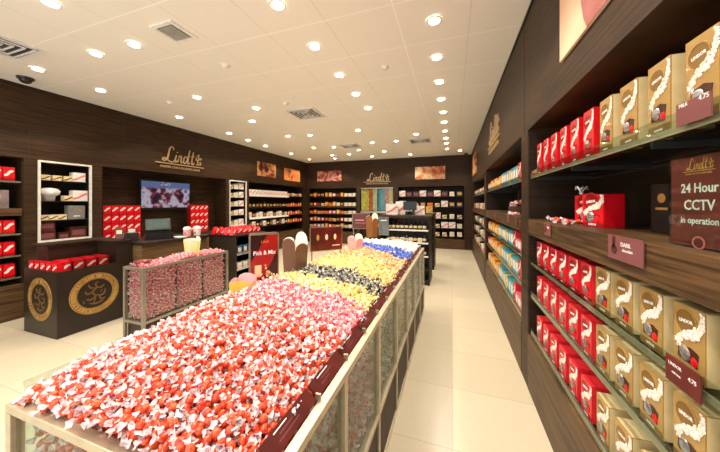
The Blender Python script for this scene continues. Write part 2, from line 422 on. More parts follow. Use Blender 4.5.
def bagm():
    m = MB()
    w, h = .05, .13
    vs = [(-w,0,0),(w,0,0),(w,.06,0),(-w,.06,0),(-w*.95,-.008,h*.5),(w*.95,-.008,h*.5),(w*.95,.066,h*.5),(-w*.95,.066,h*.5),(-w*.8,.028,h),(w*.8,.028,h),(w*.8,.032,h),(-w*.8,.032,h)]
    fs = [(0,3,2,1),(0,1,5,4),(1,2,6,5),(2,3,7,6),(3,0,4,7),(4,5,9,8),(5,6,10,9),(6,7,11,10),(7,4,8,11),(8,9,10,11)]
    m.add(vs, fs, red_c); m.ribbon([(-.03,.03),(0,.05),(.03,.09)], .016, -.012, -.004, swoosh); return m.build('red_truffle_bag')
P_bag = bagm()
def label_strip(w):
    return MB().box(-w/2, w/2, 0, .006, 0, .05, white_card)

def row_fill(F, z, x0, x1, protos, step, labelf, cat, group, y=.035, jit=.004, scale=1., rj=1.5, fromright=False):
    n = int(round((x1-x0)/step))
    for i in range(n):
        x = x0+(i+.5)*step
        p = protos[i] if len(protos) == n else protos[i % len(protos)]
        if p is None: continue
        place(p, F.W(x+random.uniform(-jit, jit), y+random.uniform(0, jit), z+.0006), F.rz+R(random.uniform(-rj, rj)), labelf(i), cat, group, scale)

# ================================================================== RIGHT WALL
# bay 1 ------------------------------------------------------------
F1 = FR(RB[0][1]); W1 = RB[0][1]-RB[0][0]
B1 = bay(F1, W1, 'near dark wood shelving bay on the right with red and gold cartons', [1.77, 1.06, .79, .485])
def x1(Y): return RB[0][1]-Y          # world Y -> local x
def lbl(colr, shelf, i, side): return f'{colr} truffle carton on the {shelf} of the near right bay, {ORD[i]} {colr} one from the pillar'
rowsA = [(1.77, 'upper glass shelf', red_box, gold_box, 2.427, .16, 6, 10, 1.0),
         (1.06, 'shelf under the deck', red_box_s, gold_box_s, 2.425, .155, 6, 10, 1.0),
         (.79, 'second-lowest shelf', red_box_s, gold_box_s, 2.425, .155, 6, 10, 1.0),
         (.485, 'lowest shelf', red_box_s, gold_box_s, 2.425, .155, 6, 10, .96)]
for z, nm, pr, pg, Y0, st, nr, ng, sc in rowsA:
    for i in range(nr):
        place(pr, F1.W(x1(Y0-i*st), .035, z+.0006), F1.rz+R(random.uniform(-1.5, 1.5)), f'red truffle carton, {nm} of near right bay, {ORD[i]} red from pillar', 'box', 'red cartons on the ' + nm, sc)
    for i in range(ng):
        place(pg, F1.W(x1(Y0-(nr+i)*st), .035, z+.0006), F1.rz+R(random.uniform(-2, 2)), f'gold truffle carton, {nm} of near right bay, {ORD[i]} gold from reds', 'box', 'gold cartons on the ' + nm, sc)
# cards on bay 1
def card(name, F, x, z, w, h, mt, label, cat='price card', y=-.006, tilt=0, parent=None, lines=(), ms=None, pic=False):
    m = MB().box(-w/2, w/2, -.002, .0015, 0, h, mt)
    if pic:
        m.disc(h*.2, -.0032, -.002, choc, cx=-w*.3, cz=h*.42, n=16); m.box(-w*.34, -w*.26, -.0032, -.002, h*.5, h*.95, choc)
    for (t, s, cx, cz) in lines: m.text(t, s, cx, cz, -.002, textw, th=.0006)
    o = m.build(name); o.location = F.W(x, y, z); o.rotation_euler = (tilt, 0, F.rz)
    return tag(o, label, cat)
card('price_card', F1, x1(1.24), 1.335, .21, .092, mauve, 'mauve picture card clipped to the deck front of the near right bay', pic=True, y=-.0085, lines=[('DARK', .022, .01, .055), ('chocolate', .016, .02, .037)])
card('price_card', F1, x1(2.08), 1.335, .12, .08, mauve, 'small dark price card on the deck edge close to the pillar', pic=True, y=-.0085, lines=[('DARK', .014, .02, .05)])
card('price_card', F1, x1(.965), 1.765, .11, .062, mauve, 'mauve price card in front of gold carton on the upper glass shelf', y=.005, lines=[('MILK', .014, -.03, .05), ('4.75', .018, .035, .05)])
card('price_card', F1, x1(1.0), 1.03, .12, .075, choc_red, 'maroon price card on the glass edge of the shelf under the deck', y=.005, lines=[('LINDOR', .013, -.025, .05), ('milk box', .009, -.02, .03), ('4.75', .016, .035, .04)])
# CCTV sign in an acrylic stand
t = thing('acrylic_sign', 'brown 24 hour CCTV notice in a clear acrylic stand on the deck', 'sign', (XR+.06, 1.035, 1.4206), -PI/2, None)
t.scale = (.85, .9, .9)
MB().box(-.125, .125, -.004, -.001, 0, .30, glass).add([(-.125,-.001,0),(.125,-.001,0),(.125,.09,0),(-.125,.09,0),(-.125,-.001,.003),(.125,-.001,.003),(.125,.09,.003),(-.125,.09,.003)], [(0,3,2,1),(4,5,6,7),(0,1,5,4),(1,2,6,5),(2,3,7,6),(3,0,4,7)], glass).build('stand', t)
m = MB().box(-.118, .118, .0, .002, .005, .293, mat('cctv_print', (128, 56, 52), .3, vary=.12, scale=6))
m.build('notice', t)
m = MB().logo(.036, 0, .250, -.0005+.0, gold_flat, th=.0008)
m.text('24 Hour', .042, 0, .178, 0, textw, bold=.015); m.text('CCTV', .046, 0, .122, 0, textw, bold=.015); m.text('in operation', .030, 0, .078, 0, textw, bold=.01)
m.ring(.020, .026, -.0008, 0, pinkw, cx=0, cz=.018, n=16, kz=.8)
m.build('lettering', t)
# things on deck
place(red_gift, (XR+.17, 1.99, 1.4206), -PI/2+R(28), 'red gift carton with silver ribbon, the farther of two on the deck', 'box')
place(red_gift, (XR+.12, 1.80, 1.4206), -PI/2+R(12), 'red gift carton facing the aisle, the nearer of two on the deck', 'box')
rb = MB()
for k in range(7): rb.tube([(0,0,.0),(.01*math.cos(k),.01*math.sin(k),.03),(.028*math.cos(k*.9),.028*math.sin(k*.9),.05),(.03*math.cos(k*.9+.6),.03*math.sin(k*.9+.6),.03)], .003, silver, n=5)
rb.ball((0,0,.01), .012, silver)
o = rb.build('ribbon_bow'); o.location = (XR+.12, 1.93, 1.598); tag(o, 'silver curled ribbon bow on top of the red gift cartons', 'ribbon')
# ------------------------------------------------------------------ wrapped truffles
def wrapped(ball, tail, seed, sz=1.):
    rs = random.Random(seed); m = MB()
    m.ball((0,0,0),   .0150*sz, ball, k=(1.1, .97, .97), nu=10, nv=7)
    for sg in (-1, 1):
        n = 9; vs = []; fs = []
        bx, bz = rs.uniform(-.006,.006)*sz, rs.uniform(-.006,.006)*sz
        for j, (x, r) in enumerate([(.0150, .0050), (.0195, .0050), (.0335, .0150)]):
            for i in range(n):
                a = 2*PI*i/n; rr = r*(1+(.22*(1 if i % 2 else -1) if j == 2 else .1)*rs.uniform(.6, 1)); xx = x+(rs.uniform(-.006, .006) if j == 2 else 0)
                vs.append((sg*xx*sz, rr*math.cos(a)*sz+(bx if j == 2 else 0), rr*math.sin(a)*sz*.75+(bz if j == 2 else 0)))
        for j in range(2):
            for i in range(n):
                k = (i+1) % n; fs.append((j*n+i, j*n+k, (j+1)*n+k, (j+1)*n+i))
        m.add(vs, fs, tail)
    return m
def foil(name, a, b, rough=.3, scale=60.):
    return mat(name, a, rough, rgb2=b, scale=scale, metal=.0, coat=.25)
tail_white = foil('wrapper_clear_white', (244, 232, 234), (232, 206, 206), .35, 90)
KINDS = {
 'red':    (foil('wrapper_red', (226, 92, 40), (190, 34, 18), .3, 70), tail_white),
 'pink':   (foil('wrapper_pink', (222, 60, 80), (240, 130, 136), .3, 70), foil('wrapper_pink_tail', (254, 232, 230), (248, 200, 204), .35, 90)),
 'yellow': (foil('wrapper_yellow', (226, 182, 70), (242, 216, 140), .3, 70), foil('wrapper_yellow_tail', (250, 242, 214), (236, 208, 130), .35, 90)),
 'black':  (foil('wrapper_black', (44, 38, 40), (16, 14, 18)), foil('wrapper_black_tail', (238, 234, 216), (110, 104, 96), .35, 90)),
 'gold':   (foil('wrapper_gold', (224, 174, 56), (240, 210, 130), .3, 70), foil('wrapper_gold_tail', (250, 240, 208), (238, 204, 116), .35, 90)),
 'orange': (foil('wrapper_orange', (222, 112, 56), (236, 180, 90), .3, 70), foil('wrapper_orange_tail', (250, 234, 208), (240, 190, 140), .35, 90)),
 'blue':   (foil('wrapper_blue', (40, 84, 196), (24, 50, 156)), foil('wrapper_blue_tail', (170, 190, 240), (60, 96, 200), .35, 90)),
 'white':  (foil('wrapper_cream', (248, 242, 226), (240, 228, 196)), foil('wrapper_cream_tail', (252, 250, 244), (244, 238, 222), .35, 90)),
 'rose':   (foil('wrapper_rose', (222, 70, 86), (240, 150, 156), .3, 70), foil('wrapper_rose_tail', (254, 226, 226), (240, 160, 168), .35, 90)),
}
TPL = {k: [wrapped(a, b, s) for s in range(4)] for k, (a, b) in KINDS.items()}
PRO = {}
def cand(kind, s):
    if (kind, s) not in PRO:
        PRO[(kind, s)] = TPL[kind][s].build({'white':'cream'}.get(kind, kind)+'_wrapped_truffle', smooth=False)
    return PRO[(kind, s)]
def stuff_mesh(name, kind, mats4, extra=None):
    """the many more wrapped truffles of a kind as one object"""
    V = []; Fc = []; Mi = []; k = 0
    tp = [(np.array(t.v), t.f, t.m) for t in TPL[kind]]
    for i, M in enumerate(mats4):
        v, f, m = tp[i % 4]; A = np.array(M)
        V.append(v @ A[:3, :3].T + A[:3, 3]); Fc += [tuple(a+k for a in q) for q in f]; Mi += m; k += len(v)
    V = np.concatenate(V).tolist() if V else []
    b = MB(); b.v = V; b.f = Fc; b.m = Mi; b.mats = list(TPL[kind][0].mats)
    if extra: extra(b)
    return b.build(name)
def rmat(x, y, z, flat=.5, sc=1.):
    e = Euler((random.uniform(0, 6.28), random.gauss(0, flat), random.uniform(0, 6.28)))
    return Matrix.Translation((x, y, z)) @ e.to_matrix().to_4x4() @ Matrix.Scale(sc, 4)
def put_candy(kind, M, label, group):
    s = random.randrange(4); p = cand(kind, s)
    return place(p, M.to_translation(), M.to_euler(), label, 'candy', group, M.to_scale()[0])
# loose truffles on the deck of bay 1
for i in range(9):
    M = rmat(XR+.05+random.uniform(0, .10), 2.30-i*.048, 1.4366, .1)
    put_candy('red', M, 'loose red and white wrapped truffle beside the gift cartons on the deck', 'loose truffles on the right deck')
# dark decorated tins at the back
m = MB().box(-.055, .055, 0, .07, 0, .21, black); m.disc(.02, -.001, 0, gold_flat, cx=0, cz=.15, n=14); m.box(-.03, .03, -.001, 0, .10, .11, gold_flat)
o = m.build('dark_gift_tin'); o.location = (XR+.24, 1.50, 1.4206); o.rotation_euler = (0, 0, -PI/2+R(5)); tag(o, 'plain black gift tin with small gold mark left of the notice', 'tin')
t = thing('chocolate_figure', 'dark chocolate bell figure with gold neck ribbon on the deck', 'chocolate figure', (XR+.17, 1.22, 1.4206))
MB().lathe([(.05,0),(.058,.01),(.05,.06),(.035,.11),(.03,.13),(.036,.16),(.028,.20),(.008,.23)], choc, n=20).build('body', t, smooth=True)
MB().ring(.031, .038, 0, .016, gold, Matrix.Translation((0,0,.123)) @ Matrix.Rotation(-PI/2, 4, 'X'), n=20).build('ribbon', t)
MB().ball((0,-.03,.045), .028, gold_flat, k=(1.2,.8,.9)).build('emblem', t, smooth=True)

# wall pictures on the right
def picture(F, x0, x1_, z0, z1, mt, label, shapes=(), th=.03):
    m = MB(); m.box(x0, x1_, -th, -.001, z0, z1, mt)
    for sh in shapes: sh(m, -th)
    o = m.build('wall_picture'); o.location = F.W(0, 0, 0); o.rotation_euler = (0, 0, F.rz)
    return tag(o, label, 'picture')
peach = print_mat('poster_peach', [(244, 190, 150), (248, 214, 180), (236, 172, 138)], 1.2, .5)
roseb = print_mat('poster_rose', [(150, 74, 70), (190, 118, 112), (206, 150, 142)], 2.5, .6)
FRw = Frame(XR, 1.85, -PI/2)
def arc(m, y):
    m.prism([(.13,.3+2.36)] + [(.58-.42*math.cos(a), 2.70+.30*math.sin(a)) for a in np.linspace(-1.2, 1.2, 18)][::1] + [(.86,2.98),(.86,2.50)], y-.0012, y, roseb)
def blob(m, y):
    pts = [(.74+.48*math.cos(a), 2.66+.60*math.sin(a)) for a in np.linspace(0, 2*PI, 40)[:-1]]
    m.prism([(min(.9, max(.0, a)), min(3.02, max(2.36, b))) for a, b in pts], y-.0012, y, roseb)
    m.disc(.12, y-.0022, y-.0012, print_mat('poster_pale', [(240, 200, 190), (250, 224, 210)], 3, .5), cx=.72, cz=2.80)
picture(FRw, 0, .92, 2.36, 3.03, peach, 'large peach and rose truffle poster high on the near right fascia', [blob], th=.014)
artm = print_mat('poster_orange', [(40, 20, 14), (170, 70, 30), (236, 150, 70), (250, 220, 180)], 3.2, 1.6)
picture(FR(8.6), 0, .95, 2.34, 2.9, artm, 'orange poster at the far end of the right fascia')
# logo on right wall
def wall_logo(F, size, cx, z, label):
    o = MB().logo(size, cx, z, -.002, mat('logo_gold', (224, 190, 142), .35, metal=.5), th=.02, wk=.07).build('wall_logo')
    o.location = F.W(0, 0, 0); o.rotation_euler = (0, 0, F.rz); return tag(o, label, 'sign')
wall_logo(FR(5.2), .33, .65, 2.50, 'gold script logo with underline on the right fascia')

# bay 2 ------------------------------------------------------------
F2 = FR(RB[1][1]); W2 = RB[1][1]-RB[1][0]
bay(F2, W2, 'middle dark wood shelving bay on the right with mixed coloured cartons', [1.77, 1.06, .79, .485])
def lab2(nm, pre='carton'): return lambda i: f'{pre} on the {nm} of the middle right bay, {ORD[i]} from its far end'
cs2 = [P_red2, P_red2, P_yellow, P_or2, P_green, P_or2, P_yellow, P_or2, P_red2, P_yellow, P_or2, P_teal, P_teal, P_blue, P_teal, P_yellow, P_blue, P_teal, P_teal, red_box_s, P_pinkbox, P_pinkbox]
colname = {P_red2: 'red and white', P_yellow: 'yellow', P_or2: 'orange', P_green: 'sage green', P_teal: 'teal', P_blue: 'blue', red_box_s: 'red', P_pinkbox: 'rose pink'}
for z, nm in [(1.77, 'upper glass shelf'), (1.06, 'shelf under the deck'), (.79, 'second-lowest shelf'), (.485, 'lowest shelf')]:
    sh = random.Random(int(z*100)).randrange(-1, 2)
    for i in range(22):
        p = cs2[max(0, min(21, i+sh))]
        place(p, F2.W(.08+i*.121, .04, z+.0006), F2.rz+R(random.uniform(-2, 2)), f'{colname[p]} carton, {nm} of middle right bay, {ORD[i]} from far end', 'box', 'cartons on the middle right bay ' + nm, 1.0 if p is red_box_s else 1.02 if p is P_pinkbox else 1.13)
# basket of truffles on deck of bay 2
t = thing('gift_basket', 'dark round wicker basket heaped with red truffles on the middle right deck', 'basket', (XR+.16, 3.62, 1.4206))
bk = MB()
wick = mat('wicker', (84, 56, 34), .6, rgb2=(40, 26, 16), scale=120)
bk.lathe([(.09,0),(.12,.03),(.13,.07),(.134,.085),(.12,.085),(.11,.05),(.08,.02)], wick, n=24); bk.build('bowl', t)
MB().tube([(0, -.13*math.cos(a), .08+.2*math.sin(a)) for a in np.linspace(0, PI, 14)], .007, wick).build('handle', t)
n = 0
for k in range(26):
    a, r = random.uniform(0, 6.28), .1*math.sqrt(random.random())
    put_candy('red', rmat(XR+.16+r*math.cos(a)*.95, 3.62+r*math.sin(a)*.95, 1.51+.05*(1-(r/.1)**2)+random.uniform(0,.015), .3), 'red and white wrapped truffle heaped in the wicker basket', 'truffles in the wicker basket')
for k in range(7): put_candy('red', rmat(XR+.05, 3.25+k*.05, 1.4366, .1), 'loose red wrapped truffle along the middle right deck', 'loose truffles on middle right deck')
for Y, c in [(5.2, mauve), (4.4, mauve), (3.4, mauve), (3.0, choc_red)]:
    card('price_card', F2, RB[1][1]-Y, 1.335, .13, .08, c, f'small dark price card on middle right deck, about the {"first second third fourth".split()[[5.2,4.4,3.4,3.0].index(Y)]} from its far end', y=-.0085, pic=True)
# bay 3 ------------------------------------------------------------
F3 = FR(RB[2][1]); W3 = RB[2][1]-RB[2][0]
bay(F3, W3, 'far dark wood shelving bay on the right near the back wall', [1.77, 1.06, .79, .485])
pal = [P_white2, P_cream, P_white2, P_brown, P_orange, P_white2, P_cream]
for z, nm in [(1.77, 'upper glass shelf'), (1.421, 'deck'), (1.06, 'shelf under the deck'), (.79, 'second-lowest shelf'), (.485, 'lowest shelf')]:
    for i in range(17):
        p = pal[(i*3+int(z*10)) % 7]
        cn = {P_white2: 'white', P_cream: 'cream', P_brown: 'brown', P_orange: 'orange'}[p]
        place(p, F3.W(.11+i*.178, .04, z+.0006), F3.rz, f'{cn} box, {nm} of far right bay, {ORD[i]} from its far end', 'box', 'boxes on the far right bay', 1.15)

# ================================================================== LEFT WALL
F = FL(.60)
bay(F, 1.41, 'dark wood shelving bay at the left edge with small red boxes', [1.84, 1.14, .85, .56], deck=(1.38, 1.48))
for z, nm in [(1.84, 'top shelf'), (1.14, 'shelf below the deck'), (.85, 'second-lowest shelf'), (.56, 'lowest shelf')]:
    for lay in range(1):
        for i in range(7):
            place(small_red, F.W(1.35-.06-i*.108, .03, z+.0006+lay*.1165), F.rz, f'red box on {nm} of the left edge bay, {ORD[i]} from its right', 'box', 'small red boxes on the left bay', (1, 1, 1.6))
m = MB().box(-.15, .15, 0, .01, 0, .24, mat('grey_picture', (140, 120, 118), .35, vary=.2, scale=8)); m.logo(.05, 0, .15, 0, textw); m.text('LINDOR', .04, 0, .05, 0, textw)
o = m.build('display_sign'); o.location = F.W(1.15, .06, 1.4806); o.rotation_euler = (0, 0, F.rz); tag(o, 'grey-mauve display card on the deck of the left edge bay', 'sign')

# lit cabinets
def cabinet(Y0, Y1, z0, z1, label, shelves, frame_m=ledframe):
    w = Y1-Y0; F = FL(Y0)
    t = thing('wall_cabinet', label, 'cabinet', F.W(0, 0, 0), F.rz)
    m = MB(); b = .026
    m.box(.001, w-.001, -.012, .02, z0, z0+b, frame_m).box(.001, w-.001, -.012, .02, z1-b, z1, frame_m).box(.001, b, -.012, .02, z0+b, z1-b, frame_m).box(w-b, w-.001, -.012, .02, z0+b, z1-b, frame_m)
    m.build('frame', t)
    m = MB(); m.box(.001, w-.001, .38, .40, z0, z1, brown_pan); m.box(.001, .012, .021, .38, z0, z1, brown_pan); m.box(w-.012, w-.001, .021, .38, z0, z1, brown_pan)
    m.box(.012, w-.012, .021, .38, z0, z0+.02, brown_pan); m.box(.012, w-.012, .021, .38, z1-.02, z1, brown_pan)
    m.build('carcass', t)
    for z in shelves: MB().box(.013, w-.013, .03, .379, z-.012, z, brown_pan).build('shelf', t)
    return F
sh1 = [1.30, 1.58, 1.88]
FC = cabinet(2.14, 2.74, .99, 2.23 if False else 2.155, 'white-framed wall cabinet with a chef hat above the emblem counter', sh1)
Z0 = 1.0105
def pc(p, x, z, y, label, s=1., rz=0, cat='box', F=None): return place(p, (F or FC).W(x, y, z+.0006), (F or FC).rz+rz, label, cat, None, s)
pc(P_brown, .12, Z0, .05, 'brown gift box at lower left of the hat cabinet', 1.15); pc(P_brown, .12, Z0+.1396, .06, 'brown gift box stacked on the lower left one in the hat cabinet', 1.0)
pc(P_brown, .46, Z0, .05, 'large brown gift box at lower right of the hat cabinet', 1.4); pc(P_brown, .29, Z0, .04, 'small brown gift box at bottom middle of the hat cabinet', .8)
m = MB().box(-.1, .1, 0, .1, 0, .21, mat('pewter_box', (128, 124, 118), .35)); m.ribbon([(-.06,.12),(0,.15),(.06,.12)], .012, -.002, 0, gold_flat); m.box(-.04,.04,-.001,0,.04,.055,white_card)
o = m.build('grey_gift_box'); o.location = FC.W(.44, .05, 1.3006); o.rotation_euler = (0,0,FC.rz); tag(o, 'tall pewter-grey gift box in the hat cabinet', 'box')
def choc_row(z, xs, nm, y=.05):
    for i, x in enumerate(xs): pc(P_cream, x, z, y, f'cream and brown pack on {nm} of hat cabinet, {ORD[i]} from left', .85)
choc_row(1.30, [.08, .18, .28], 'the second shelf'); choc_row(1.88, [.10, .22, .34], 'the top shelf')
pc(P_white, .47, 1.88, .05, 'white gift box at the top right of the hat cabinet', .95); pc(P_white, .485, 1.58, .05, 'white gift box on the hat shelf of the hat cabinet', 1.1)
pc(P_cream, .345, 1.58, .05, 'cream and brown pack beside the chef hat', .9)
# chef hat
hat = MB(); n = 24
prof = [(.075,0),(.078,.06),(.09,.075),(.118,.10),(.125,.14),(.10,.175),(.04,.19)]
vs = []; fs = []
for j, (r, z) in enumerate(prof):
    for i in range(n):
        a = 2*PI*i/n; q = 1+(.06*math.cos(6*a) if j > 2 else 0); vs.append((r*q*math.cos(a), r*q*math.sin(a), z+(.01*math.cos(a) if j > 3 else 0)))
for j in range(len(prof)-1):
    for i in range(n):
        k = (i+1) % n; fs.append((j*n+i, j*n+k, (j+1)*n+k, (j+1)*n+i))
fs += [tuple(range(n-1,-1,-1)), tuple(range((len(prof)-1)*n, len(prof)*n))]
hat.add(vs, fs, mat('white_cloth', (245, 242, 238), .8))
o = hat.build('chef_hat', smooth=True); o.location = FC.W(.165, .17, 1.5806); tag(o, 'puffy white chef hat on the middle cabinet shelf', 'hat')
FC2 = cabinet(5.59, 6.21, .93, 2.155, 'white-framed wall cabinet with white boxes right of the till recess', [1.22, 1.46, 1.70, 1.93])
for k, z in enumerate([.95, 1.22, 1.46, 1.70, 1.93]):
    place(P_cream, FC2.W(.11, .05, z+.0006), FC2.rz, f'cream pack at left on shelf {["one","two","three","four","five"][k]} up in the white box cabinet', 'box', None, 1.1)
    place(P_white2, FC2.W(.29, .05, z+.0006), FC2.rz, f'white box at middle on shelf {["one","two","three","four","five"][k]} up in the white box cabinet', 'box', None, 1.2)
    place(P_white, FC2.W(.48, .05, z+.0006), FC2.rz, f'white gift box at right on shelf {["one","two","three","four","five"][k]} up in the white box cabinet', 'box', None, 1.05)

# recess behind the tills
w = MB(); w.box(XL-.42, XL-.38, 2.88, 5.48, 0, TOP-.001, wood); w.build('till_recess_panel')
tag(bpy.data.objects['till_recess_panel'], kind='structure'); bpy.data.objects['till_recess_panel'].name = 'trim_7'
# TV
FT = Frame(XL-.24, 3.60, PI/2)
t = thing('television', 'wall-mounted flat television playing a chocolate film in the till recess', 'television', FT.W(0, 0, 1.42), FT.rz)
MB().box(0, 1.08, 0, .05, 0, .60, black).build('housing', t, bevel=.004)
m, nt = nodes_of('tv_screen'); N = nt.nodes
o_ = N.new('ShaderNodeOutputMaterial'); em = N.new('ShaderNodeEmission'); nt.links.new(em.outputs[0], o_.inputs[0]); em.inputs[1].default_value = .42
g = N.new('ShaderNodeNewGeometry'); sx = N.new('ShaderNodeSeparateXYZ'); nz = N.new('ShaderNodeTexNoise'); nz.inputs['Scale'].default_value = 5; nz.inputs['Detail'].default_value = 3
rp = N.new('ShaderNodeValToRGB'); e = rp.color_ramp.elements
e[0].position = .38; e[0].color = lin((60, 44, 70)); e[1].position = .47; e[1].color = lin((150, 70, 70)); q = e.new(.52); q.color = lin((210, 190, 215)); q = e.new(.6); q.color = lin((235, 222, 235)); q = e.new(.68); q.color = lin((120, 130, 180))
rp2 = N.new('ShaderNodeValToRGB'); rp2.color_ramp.elements[0].position = .70; rp2.color_ramp.elements[0].color = (0,0,0,1); rp2.color_ramp.elements[1].position = .78; rp2.color_ramp.elements[1].color = (1,1,1,1)
ma = N.new('ShaderNodeMath'); ma.operation = 'MULTIPLY_ADD'; ma.inputs[1].default_value = 1/.58; ma.inputs[2].default_value = -1.43/.58
mx = N.new('ShaderNodeMixRGB'); mx.inputs[2].default_value = lin((120, 135, 185))
nt.links.new(g.outputs['Position'], nz.inputs['Vector']); nt.links.new(g.outputs['Position'], sx.inputs[0]); nt.links.new(sx.outputs[2], ma.inputs[0]); nt.links.new(ma.outputs[0], rp2.inputs[0])
nt.links.new(nz.outputs['Fac'], rp.inputs[0]); nt.links.new(rp.outputs[0], mx.inputs[1]); nt.links.new(rp2.outputs[0], mx.inputs[0]); nt.links.new(mx.outputs[0], em.inputs[0])
sc = MB().box(.03, 1.05, -.002, 0, .035, .57, m)
sc.logo(.07, .5, .50, -.002, textw, line=False); sc.build('screen', t)
MB().box(.45, .7, .05, .14, .2, .4, darkgrey).build('wall_mount', t)
wall_logo(FL(3.6), .31, .66, 2.40, 'gold script logo with underline above the television')

# back counter in recess (tan wood)
t = thing('back_counter', 'low tan wood back counter under the television', 'counter', (0,0,0))
MB().box(XL-.37, XL+.02, 2.90, 5.46, 0, .84, wood_tan).build('body', t); MB().box(XL-.37, XL+.04, 2.90, 5.46, .8405, .88, brown_pan).build('worktop', t)
def stack(Fx, x, y, z, nx, nz, step, nm, short):
    for k in range(nz):
        for i in range(nx):
            place(small_red, Fx.W(x+i*step, y, z+.0006+k*.157), Fx.rz, f'small red box in the {nm} stack, {ORD[k]} layer up, {ORD[i]} from left', 'box', f'small red boxes in the {short} stack', (step/.108, 1, 1.33))
FS = FL(2.9)
stack(FS, .10, .10, .881, 5, 4, .118, 'left till', 'left till')
stack(FS, 1.72, .10, .881, 4, 4, .118, 'right till', 'right till')
# art on left wall
picture(FL(6.65), 0, .88, 2.37, 2.80, print_mat('poster_brown', [(30, 16, 10), (120, 60, 34), (220, 150, 90), (60, 30, 20)], 2.6, 1.2), 'brown and gold chocolate picture on the left wall', th=.02)
picture(FL(8.02), 0, 1.0, 2.35, 2.77, print_mat('poster_ember', [(80, 20, 10), (224, 84, 40), (250, 160, 90), (60, 20, 14)], 3.0, 1.0), 'orange-red chocolate picture on the left wall nearest the corner', th=.02)

# left far shelves
F = FL(6.30); WL = 2.98
bay(F, WL, 'long dark shelving bay on the left wall beyond the tills', [1.80, 1.42, 1.13, .85], deck=None, plinth=.55, glass_shelves=False)
k = 0
for z, nm in [(1.80, 'top shelf'), (1.42, 'second shelf'), (1.13, 'third shelf'), (.85, 'lowest shelf')]:
    for i in range(18):
        x = .10+i*.164
        if i < 12:
            if z in (1.80,): p = P_white
            elif z == 1.42: p = [P_dark, P_bottle, P_dark][i % 3]
            elif z == 1.13: p = [P_white, P_dark, P_white2][i % 3]
            else: p = [P_dark, P_white, P_bottle][i % 3]
        else: p = [P_orange, P_red2, P_or2][(i+int(z*7)) % 3] if z < 1.5 else [P_cream, P_orange, P_white2][i % 3]
        cn = {P_white: 'white gift box', P_dark: 'dark chocolate box', P_bottle: 'dark jar', P_white2: 'white box', P_orange: 'orange box', P_red2: 'red box', P_or2: 'orange carton', P_cream: 'cream box'}[p]
        place(p, F.W(x, .05, z+.0006), F.rz, f'{cn} on the {nm} of the long left bay, {ORD[i]} from left', 'box' if p is not P_bottle else 'jar', 'goods on the long left bay', .98)
for z, nm in [(1.775, 'top shelf'), (1.105, 'third shelf')]:
    o = MB().box(.03, 2.0, -.004, .004, -.03, .03, white_card).build('label_strip'); o.location = F.W(0, 0, z); o.rotation_euler = (0,0,F.rz); tag(o, f'long white label strip along the {nm} edge of the long left bay', 'label')

# ================================================================== BACK WALL
F = FB(-5.44); bay(F, 2.04, 'shelving bay in the back left corner with mixed goods', [1.80, 1.13, .85, .60], deck=(1.38, 1.44), plinth=.45, glass_shelves=False)
pa = [P_orange, P_cream, P_brown, P_pinkbox, P_red2, P_green, P_white2, P_dark, P_or2, P_yellow]
pn = {P_orange: 'orange box', P_cream: 'cream box', P_brown: 'brown gift box', P_pinkbox: 'rose pink box', P_red2: 'red box', P_green: 'sage green box', P_white2: 'white box', P_dark: 'dark chocolate box', P_or2: 'orange carton', P_yellow: 'yellow carton', P_white: 'white gift box'}
rs = random.Random(11)
for z, nm in [(1.80, 'top shelf'), (1.441, 'deck'), (1.13, 'shelf below deck'), (.85, 'second-lowest shelf'), (.60, 'lowest shelf')]:
    for i in range(12):
        p = rs.choice(pa) if i < 9 else P_white2 if rs.random() < .7 else P_cream
        place(p, F.W(.1+i*.165, .05, z+.0006), 0, f'{pn[p]} on {nm} of the back left bay, {ORD[i]} from left', 'box', 'goods on the back left bay', 1.1)
picture(FB(-5.04), 0, 1.02, 2.40, 2.80, print_mat('poster_rosechoc', [(50, 20, 16), (150, 60, 50), (230, 170, 150), (90, 34, 28)], 3.0, 1.3), 'rose and brown chocolate picture left of the back wall logo', th=.02)
picture(FB(-1.23), 0, 1.0, 2.37, 2.80, print_mat('poster_cream', [(150, 60, 30), (216, 120, 60), (250, 220, 180), (240, 190, 130)], 2.4, .9), 'cream and caramel picture above the back right shelves', th=.02)
wall_logo(FB(-3.13), .29, .52, 2.36, 'gold script logo with underline on the back wall')
# candy wall
t = thing('candy_dispenser_wall', 'bulk candy dispenser set into the back wall with striped colours', 'dispenser', (-3.25, YB, 0))
MB().box(0, 1.24, .10, .44, 0, 2.11, wood_in).build('carcass', t)
MB().box(0, 1.24, .0, .02, 1.18, 1.25, steel).box(0, 1.24, 0, .02, 2.08, 2.11, steel).box(.61, .63, 0, .02, 1.25, 2.08, steel).build('frame', t)
cc = [(226,184,80),(226,110,60),(232,200,150),(50,130,160),(228,120,60),(230,190,90)]
cc = [(244,208,110), (240,190,90), (226,110,60), (236,216,170), cc[3], (70,150,170), cc[1], cc[5]]
for i, c in enumerate(cc):
    mt = mat('bulk_candy_%d' % i, tuple(min(255, int(v*1.12)) for v in c), .35, rgb2=tuple(int(v*.72) for v in c), scale=38, bump=.3)
    b = MB(); x0, x1_ = .02+i*.151, .02+(i+1)*.151-.006
    nx, nz_ = 6, 34; vs = []; fs = []
    rq = random.Random(i)
    for a in range(nz_+1):
        for c_ in range(nx+1): vs.append((x0+(x1_-x0)*c_/nx, .045+rq.uniform(-.016, .016), 1.26+.81*a/nz_))
    for a in range(nz_):
        for c_ in range(nx): k = a*(nx+1)+c_; fs.append((k, k+1, k+nx+2, k+nx+1))
    b.add(vs, fs, mt)
    for (xa, xb) in ((x0, x0+.001), (x1_-.001, x1_)): b.box(xa, xb, .045, .10, 1.26, 2.07, mt)
    tag(b.build('candy_column', t), kind='stuff')
MB().box(.01, 1.23, .022, .026, 1.25, 2.08, glass).build('glass_front', t)
